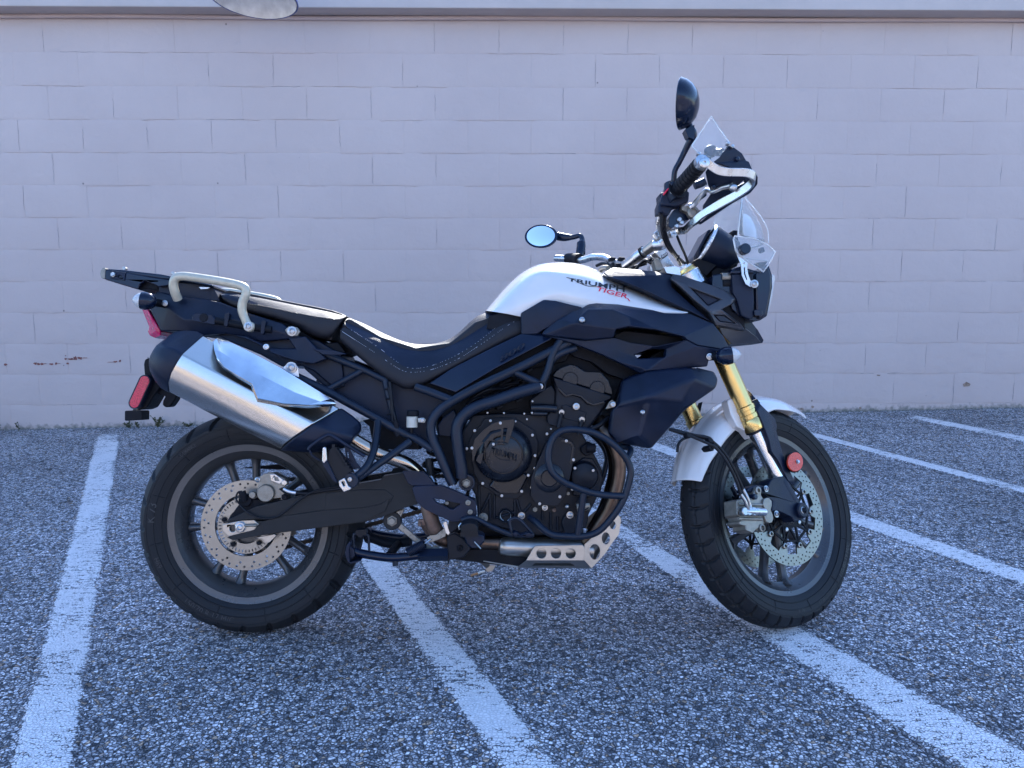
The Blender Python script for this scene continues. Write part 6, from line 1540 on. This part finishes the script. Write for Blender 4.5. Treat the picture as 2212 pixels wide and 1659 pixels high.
# mudguard, wrapped round the tyre in the steering frame
MG = group_part('front_mudguard')
pA = unp(T('I', [(262, 1262)])[0], .0, 'S'); pB = unp(T('I', [(1425, 615)])[0], .0, 'S')
tA = math.atan2(pA.z - CF.z, pA.x - CF.x) % (2 * math.pi); tB = math.atan2(pB.z - CF.z, pB.x - CF.x)
tA = rad(163.5); tB = rad(60)
rows = []
cs = [(-1.16, None), (-1.08, .0), (-.86, .55), (-.5, .86), (-.2, .90), (0, 1.0), (.2, .90), (.5, .86), (.86, .55), (1.08, .0), (1.16, None)]
NS = 34
V, F = [], []
def lerpk(t, ks):
    for (a, va), (b, vb) in zip(ks, ks[1:]):
        if t <= b: s = (t - a) / (b - a); return va + (vb - va) * (s * s * (3 - 2 * s))
    return ks[-1][1]
for i in range(NS + 1):
    t = i / NS; th = tA + (tB - tA) * t
    thd = math.degrees(th)
    Rc = lerpk(t, [(0, .366), (.3, .362), (.6, .362), (.85, .364), (1, .370)])
    hw = lerpk(t, [(0, .056), (.25, .074), (.55, .080), (.8, .072), (1, .052)])
    skirt = lerpk(t, [(0, .010), (.08, .018), (.2, .026), (.36, .032), (.45, .062), (.53, .062), (.60, .036), (.75, .022), (1, .002)])
    ridge = lerpk(t, [(0, .004), (.5, .010), (1, .012)])
    for s, k in cs:
        if k is None: r = Rc - .032 - skirt; y = math.copysign(hw * 1.03, s)
        else:
            y = s * hw * .93; r = Rc - .034 * (1 - k) + (ridge if s == 0 else 0)
        V.append(Vector((CF.x + r * math.cos(th), y, CF.z + r * math.sin(th))))
c_ = len(cs)
for i in range(NS):
    for j in range(c_ - 1):
        a = i * c_ + j; F.append((a, a + 1, a + c_ + 1, a + c_))
mk('mudguard_shell', V, F, 'white_paint', MG, 'S', 180, subd=2, solid=.003)
prism('fork_mount', T('I', [(765, 500), (790, 480), (830, 480), (880, 620), (930, 720), (1000, 880), (940, 800), (860, 755), (800, 640)]), .097, .07, 'white_paint', MG, 'S', bevel=.004)

# ------------------------------------------------------------------ handlebar and controls
HB = group_part('handlebar')
tube('bar_left', T('F', [(700, 395, -.40), (840, 402, -.33), (930, 410, -.28), (1020, 385, -.24), (1120, 392, -.19), (1200, 432, -.13), (1300, 442, -.05), (1360, 420, .0)]), .0115, 'alu', HB, seg=18)
tube('bar_right', T('F', [(1360, 420, .0), (1480, 330, .04), (1600, 260, .09)]) + T('H', [(435, 590, .10), (405, 480, .14), (397, 380, .18), (425, 290, .215), (480, 180, .25), (560, 60, .29)]) + T('G', [(600, 1460, .295), (680, 1380, .33), (780, 1270, .38)]), .0110, 'alu', HB, seg=18)
tube('riser_clamp', T('F', [(1300, 455, -.03), (1400, 385, .02), (1470, 335, .045)]), [.0145, .0165, .0155], 'alu', HB, seg=20)
tube('riser_clamp', T('F', [(1470, 335, .045), (1570, 260, .085)]), [.0135, .0165, .0165], 'brushed', HB, seg=20)
tube('riser_ball', T('F', [(1560, 280, .085), (1620, 270, .10), (1640, 215, .11), (1640, 160, .125)]), [.018, .016, .0125, .0115], 'alu', HB, seg=18)
for t_ in (.0, .04): tube('clamp_band', T('F', [(1440 + t_ * 500, 350 - t_ * 300, .04), (1447 + t_ * 500, 345 - t_ * 300, .042)]), .0170, 'plastic_dark', HB, seg=20, n=2)
prism('bar_clamp', T('H', [(330, 520), (380, 480), (400, 560), (400, 600), (370, 605), (345, 560)]), .15, .12, 'alu', HB, bevel=.003); bolt('H', 385, 588, .152, .008, 'socket', HB)
prism('riser', T('H', [(330, 745), (370, 735), (460, 680), (505, 800), (580, 910), (560, 960), (420, 960), (350, 940), (335, 850), (380, 860), (420, 830)]), .055, .005, 'alu', HB, bevel=.005, mir=True)
prism('riser_foot', T('H', [(330, 840), (385, 805), (415, 850), (440, 905), (440, 960), (360, 965)]), .07, .03, 'alu_cast', HB, bevel=.004)
prism('riser_badge', T('H', [(418, 785), (475, 745), (492, 750), (495, 780), (440, 822), (425, 815)]), .058, .055, 'decal_black', HB, bevel=.0008)
V, F = text_geo('ROX', .03)
mk('badge_lettering', [unp(T('H', [(428 + 60 * a, 808 - 42 * a - (b - .1) * 26)])[0], .0592) for a, b in V], F, 'white_paint', HB, smooth=None)
prism('top_clamp', T('H', [(450, 920), (580, 905), (820, 985), (830, 1040), (700, 1020), (480, 985)]), .12, -.12, 'alu', HB, bevel=.005)
for s_ in (1,):
    a, b_ = unp(T('H', [(770, 1080)])[0], .105), unp(T('H', [(670, 900)])[0], .105)
    d_ = (b_ - a); L_ = d_.length
    for sg in (1, -1):
        aa = Vector((a.x, a.y * sg, a.z)); d2 = Vector((d_.x, d_.y * sg, d_.z))
        lathe('fork_clamp', aa, d2, [(.034, -.3 * L_), (.034, .5 * L_), (.032, .55 * L_)], 'alu', HB, seg=32)
        lathe('fork_top', aa, d2, [(.027, .5 * L_), (.028, .62 * L_), (.026, .70 * L_), (.026, .78 * L_), (.0255, .80 * L_)], 'gold', HB, seg=32)
        lathe('fork_cap', aa, d2, [(.0235, .8 * L_), (.0235, .90 * L_), (.012, .92 * L_), (.011, 1.0 * L_)], 'alu', HB, seg=12)
prism('steering_stem', T('H', [(560, 900), (900, 980), (1000, 1100), (960, 1250), (700, 1150), (560, 1010)]), .08, -.08, 'plastic_dark', HB, bevel=.006)
gP = T('G', [(600, 1460, .295), (680, 1380, .33), (780, 1270, .38), (868, 1170, .42)])
GR = group_part('right_grip')
P = [unp(p) for p in gP]; Pc = catmull(P, 16)
tube('grip_rubber', gP, .0185, 'rubber_part', GR, seg=22)
for i in range(4, len(Pc) - 1, 5):
    v, f = sweep([Pc[i], Pc[i + 1]], .0198, 22)
    mk('grip_ring', v, f, 'rubber_part', GR, smooth=50)
tube('grip_flange', [Pc[2], Pc[3]], .027, 'rubber_part', GR, raw=True, seg=24, n=2)
tube('bar_end', [Pc[-1], Pc[-1] + (Pc[-1] - Pc[-3]).normalized() * .014], .0180, 'alu', GR, raw=True, seg=28, n=2)
SWC = group_part('switchgear')
prism('switch_pod', T('G', [(500, 1390), (590, 1370), (640, 1390), (660, 1470), (745, 1490), (735, 1600), (640, 1640), (560, 1659), (430, 1640), (412, 1570), (440, 1500)]), .285, .235, 'plastic', SWC, bevel=.008, bseg=3)
prism('switch_pod', T('H', [(400, 60), (560, 20), (700, 10), (740, 90), (730, 180), (600, 200), (540, 260), (500, 330), (430, 280), (388, 300), (385, 210), (410, 140)]), .27, .215, 'plastic', SWC, bevel=.008)
prism('kill_switch', T('G', [(440, 1510), (500, 1440), (510, 1452), (480, 1490), (450, 1528)]), .292, .27, 'decal_red', SWC, bevel=.002)
prism('mirror_clamp', T('G', [(515, 1390), (530, 1368), (600, 1366), (620, 1385), (600, 1410), (530, 1420)]), .31, .27, 'plastic_gloss', SWC, bevel=.004)
tube('throttle_housing', T('G', [(555, 1400, .27), (560, 1520, .275), (600, 1580, .28)]), .024, 'plastic', SWC, seg=18)
prism('master_cylinder', T('H', [(560, 260), (640, 220), (760, 250), (780, 330), (740, 370), (640, 400), (540, 470), (500, 440), (510, 340)]), .25, .20, 'plastic_gloss', SWC, bevel=.008)
for x, y, r_ in ((632, 365, .007), (600, 440, .006), (660, 400, .006)): drum('master_screw', T('H', [(x, y)])[0], r_, .257, .245, 'bolt', SWC, seg=14)
prism('lever_perch', T('H', [(650, 215), (735, 210), (770, 250), (820, 240), (890, 270), (905, 330), (860, 350), (800, 350), (760, 300), (720, 290), (650, 250)]), .27, .235, 'alu_cast', SWC, bevel=.005)
drum('lever_pivot', T('H', [(793, 275)])[0], 0, .283, .26, 'alu_cast', SWC, prof=[(.015, 0), (.015, .018), (.009, .02), (.008, .012)])
drum('perch_bolt', T('H', [(825, 365)])[0], .012, .27, .25, 'plastic_dark', SWC)
tube('brake_lever', T('H', [(740, 225, .275), (800, 190, .28), (860, 110, .30), (940, 30, .32)]) + T('G', [(1010, 1490, .34), (1120, 1440, .36), (1240, 1415, .38)]), [.009, .0075, .0065, .006, .0058, .006, .0065], 'alu', SWC, seg=16)
lathe('lever_ball', unp(T('G', [(1245, 1440)])[0], .385), (1, 0, .2), [(.001, -.010), (.0065, -.008), (.0095, -.002), (.0095, .002), (.0065, .008), (.001, .010)], 'alu', SWC, seg=18, smooth=80)
# hand guard
HG = group_part('hand_guard')
rect = [(-.0105, -.0032), (.0105, -.0032), (.0105, .0032), (-.0105, .0032)]
UP = Vector((-.15, -.55, .85))
tube('guard_bar', T('G', [(885, 1130, .452), (930, 1140, .456), (1000, 1195, .458), (1080, 1245, .458), (1180, 1262, .455), (1300, 1265, .45), (1410, 1272, .445), (1470, 1300, .435), (1485, 1335, .42), (1450, 1400, .405), (1360, 1475, .39), (1250, 1545, .37), (1130, 1610, .35), (1010, 1680, .33)]) + T('H', [(880, 320, .30), (800, 390, .28), (735, 445, .255), (690, 490, .235), (640, 500, .22), (590, 500, .20)]), 1, 'alu', HG, rect=[(-.0098, -.0042), (.0098, -.0042), (.0098, .0042), (-.0098, .0042)], up=Vector((.12, -.25, .95)), n=5, bevel=.0018, smooth=30)
drum('guard_pivot', T('G', [(920, 1145)])[0], .011, .472, .455, 'alu', HG, prof=[(.0125, 0), (.0125, .014), (.0085, .0155), (.004, .0155), (.0035, .010)])
prism('guard_clamp', T('H', [(505, 490), (590, 465), (600, 545), (540, 555), (510, 520)]), .225, .18, 'alu', HG, bevel=.005); bolt('H', 562, 545, .228, .0075, 'washer', HG)
tube('guard_clamp_screw', T('H', [(600, 430, .21), (592, 480, .21)]), .006, 'bolt', HG, seg=10, n=2)
facet('guard_shell', T('G', [(1185, 948, .40), (1268, 985, .40), (1350, 1045, .395), (1400, 1130, .39), (1430, 1140, .39), (1470, 1235, .38), (1505, 1250, .37), (1532, 1320, .36), (1530, 1400, .35), (1450, 1500, .33), (1250, 1615, .31), (1090, 1720, .30), (880, 1860, .27), (850, 1850, .27), (1150, 1600, .33), (1400, 1400, .375), (1340, 1250, .40), (1080, 1160, .41), (1000, 1160, .41), (1090, 1090, .41)]),
      [(0, 1, 2, 19), (2, 3, 18, 19), (2, 3, 17) if False else (3, 17, 18), (3, 4, 5, 16, 17), (5, 6, 7, 15, 16), (7, 8, 9, 15), (9, 10, 14, 15), (10, 11, 14), (11, 12, 13, 14)], 'plastic', HG, thick=.012, bevel=.003)
facet('guard_shell', T('G', [(930, 1255, .38), (1000, 1160, .40), (1080, 1180, .40), (1340, 1270, .39), (1400, 1330, .385), (1300, 1420, .37), (1180, 1470, .355), (1000, 1495, .34), (960, 1400, .355), (1240, 1330, .38)]),
      [(0, 1, 2, 9, 8), (2, 3, 9), (3, 4, 5, 9), (9, 5, 6), (9, 6, 7, 8)], 'plastic', HG, thick=.006, bevel=.002)
prism('guard_lower', T('G', [(1010, 1480), (1180, 1470), (1300, 1420), (1440, 1340), (1400, 1400), (1180, 1560), (900, 1740), (905, 1640)]), .30, .29, 'plastic', HG, bevel=.002)
for x, y in ((1303, 1105), (1028, 1428)): drum('guard_screw', T('G', [(x, y)])[0], .0055, .405 if y < 1200 else .365, .39 if y < 1200 else .35, 'plastic_gloss', HG, seg=14)
prism('guard_deflector', T('G', [(992, 622), (1006, 620), (1190, 910), (1200, 960), (1090, 1090), (1000, 1160), (880, 1080), (768, 962)]), .405, .401, 'clear', HG, bevel=.0006)
tube('deflector_edge', T('G', [(880, 1080, .404), (768, 962, .404), (992, 622, .404), (1190, 915, .404)]), .0024, 'clear_lens', HG, seg=6, n=1)
for x, y in ((1195, 925), (1245, 960), (860, 1045)): drum('deflector_nut', T('G', [(x, y)])[0], .0045, .412, .396, 'bolt', HG, seg=10)
prism('deflector_clip', T('G', [(905, 1050), (1000, 1085), (990, 1120), (940, 1100), (900, 1070)]), .39, .37, 'plastic_dark', HG, bevel=.002)
# left guard, mostly behind the screen
facet('left_guard_shell', T('G', [(640, 1150, -.30), (745, 1172, -.30), (820, 1100, -.32), (900, 1250, -.30), (930, 1400, -.28), (800, 1560, -.26), (690, 1400, -.28)]), [(0, 1, 6), (1, 2, 3), (1, 3, 6), (3, 4, 5, 6)], 'clear', HG, thick=.004, bevel=.001) if False else None
prism('left_guard', T('G', [(800, 1600), (930, 1450), (945, 1530), (830, 1610)]), -.20, -.22, 'plastic_dark', HG, bevel=.002)
tube('left_lever', T('G', [(960, 1040, .30), (1000, 1000, .30), (1060, 1035, .32), (1120, 1035, .34)]), .010, 'plastic', HG, seg=12)
lathe('clip_head', unp(T('G', [(985, 1025)])[0], .31), LAT, [(.001, -.012), (.014, -.009), (.017, 0), (.014, .009), (.001, .012)], 'plastic', HG, seg=20)
tube('inner_clip', T('G', [(800, 1420, .0), (870, 1395, .0), (920, 1370, .0)]), .012, 'plastic', HG, seg=12)
# cables from the controls
cab = [([(470, 240, .25), (430, 360, .24), (440, 480, .23), (480, 600, .20), (540, 720, .16), (610, 820, .12), (640, 880, .09)], .0062),
       ([(500, 250, .25), (460, 380, .24), (465, 500, .23), (510, 640, .19), (580, 760, .15), (660, 860, .11)], .0036),
       ([(440, 270, .25), (418, 380, .24), (425, 500, .22), (465, 630, .19), (530, 740, .15), (600, 800, .12), (700, 880, .09), (800, 980, .07), (905, 1095, .06)], .0042),
       ([(600, 560, .20), (640, 660, .17), (690, 770, .12), (725, 865, .09)], .0036),
       ([(560, 20, .27), (480, 130, .262), (440, 260, .25), (425, 420, .24)], .0048),
       ([(300, 830, .0), (250, 850, -.02), (180, 880, -.03), (120, 950, -.03)], .0048), ([(330, 850, .02), (300, 870, .0), (230, 840, -.02), (130, 930, -.04)], .005)]
for pts, r_ in cab: tube('cable', T('H', pts), r_, 'rubber_part', seg=10)
for x, y in ((445, 485), (600, 810)): tube('cable_tie', T('H', [(x, y, .235 if x < 500 else .13), (x + 18, y + 5, .235 if x < 500 else .13)]), .0095, 'plastic_dark', seg=14, n=2)
tube('left_switch', T('F', [(800, 398, -.36), (870, 398, -.32), (900, 402, -.29)]), .018, 'plastic_dark', seg=14)
for x, y, w_ in ((1190, 400, -.13), (1210, 445, -.12), (1270, 400, -.08), (1245, 455, -.08)):
    prism('bar_bracket', T('F', [(x - 28, y - 18), (x + 26, y - 14), (x + 30, y + 12), (x - 24, y + 16)]), w_ + .02, w_ - .02, 'plastic_dark', bevel=.003)
tube('clutch_cable', T('F', [(1050, 460, -.2), (1110, 440, -.17), (1200, 470, -.12), (1330, 480, -.06), (1480, 440, -.02)]), .005, 'rubber_part', seg=8)
# ------------------------------------------------------------------ mirrors
def mirror(nm, c, pc_, nrm, rx, ry, up_, depth, stalk, r0):
    g = group_part(nm)
    C0 = unp(T(c, [pc_])[0]); n_ = Vector(nrm).normalized(); u = Vector(up_); u = (u - n_ * u.dot(n_)).normalized(); v = n_.cross(u)
    V, F = [], []
    pr = [(1.0, .0), (1.02, -.04), (1.0, -.12), (.93, -.35), (.78, -.62), (.52, -.86), (.25, -.97), (.02, -1.0)]
    S = 36
    for r, h in pr:
        for k in range(S):
            a_ = 2 * math.pi * k / S; ca, sa = math.cos(a_), math.sin(a_)
            sq = 1 + .08 * math.cos(2 * a_) ** 2 * 0
            V.append(C0 + v * (ca * rx * r) + u * (sa * ry * r) + n_ * (h * depth))
    for i in range(len(pr) - 1):
        for k in range(S): F.append((i * S + k, i * S + (k + 1) % S, (i + 1) * S + (k + 1) % S, (i + 1) * S + k))
    F.append(tuple(range(S))); F.append(tuple((len(pr) - 1) * S + k for k in range(S)))
    mk('housing', V, F, 'plastic_gloss', g, smooth=40)
    V, F = [], []
    for j in range(9):      # slightly domed glass
        t = j / 8 * .87
        for k in range(S):
            a_ = 2 * math.pi * k / S; dx, dy = math.cos(a_) * rx * max(t, .01), math.sin(a_) * ry * max(t, .01)
            V.append(C0 + v * dx + u * dy + n_ * (.0006 + (.87 ** 2 * rx * rx - dx * dx - dy * dy * (rx / ry) ** 2) * .9))
    for j in range(8):
        for k in range(S): F.append((j * S + k, j * S + (k + 1) % S, (j + 1) * S + (k + 1) % S, (j + 1) * S + k))
    F.append(tuple(range(S)))
    mk('glass', V, F, 'mirror_glass', g, smooth=180)
    tube('stalk', T(c, stalk), r0, 'plastic_gloss', g, seg=14, smooth=60)
    return g, C0
mirror('right_mirror', 'G', (632, 478, .36), (-1, .36, .12), .078, .0600, (.07, 0, 1), .048, [(735, 690, .33), (745, 760, .33), (770, 800, .33), (772, 860, .325), (735, 930, .32), (690, 1020, .31), (625, 1150, .305), (575, 1250, .30), (562, 1380, .295)], [.008, .010, .012, .0115, .0085, .0078, .0072, .0072, .0075])
prism('mirror_neck', T('G', [(690, 770), (800, 715), (802, 800), (800, 890), (740, 860), (725, 850)]), .345, .315, 'plastic_gloss', bevel=.005)
mirror('left_mirror', 'F', (568, 203, -.42), (-.52, -.80, .30), .068, .044, (.35, .0, 1), .03, [(715, 205, -.42), (780, 215, -.41), (850, 212, -.40), (905, 200, -.39), (925, 225, -.38), (922, 270, -.37), (912, 330, -.36), (905, 400, -.35)], [.015, .014, .0095, .0085, .0085, .009, .015, .015, .010])
tube('stalk_boot', T('F', [(918, 262, -.37), (912, 355, -.36)]), [.0145, .017, .0165], 'plastic', seg=18, n=2)
prism('stalk_base', T('F', [(810, 395), (860, 380), (900, 360), (930, 370), (935, 410), (870, 420), (820, 415)]), -.33, -.37, 'plastic_dark', bevel=.004)
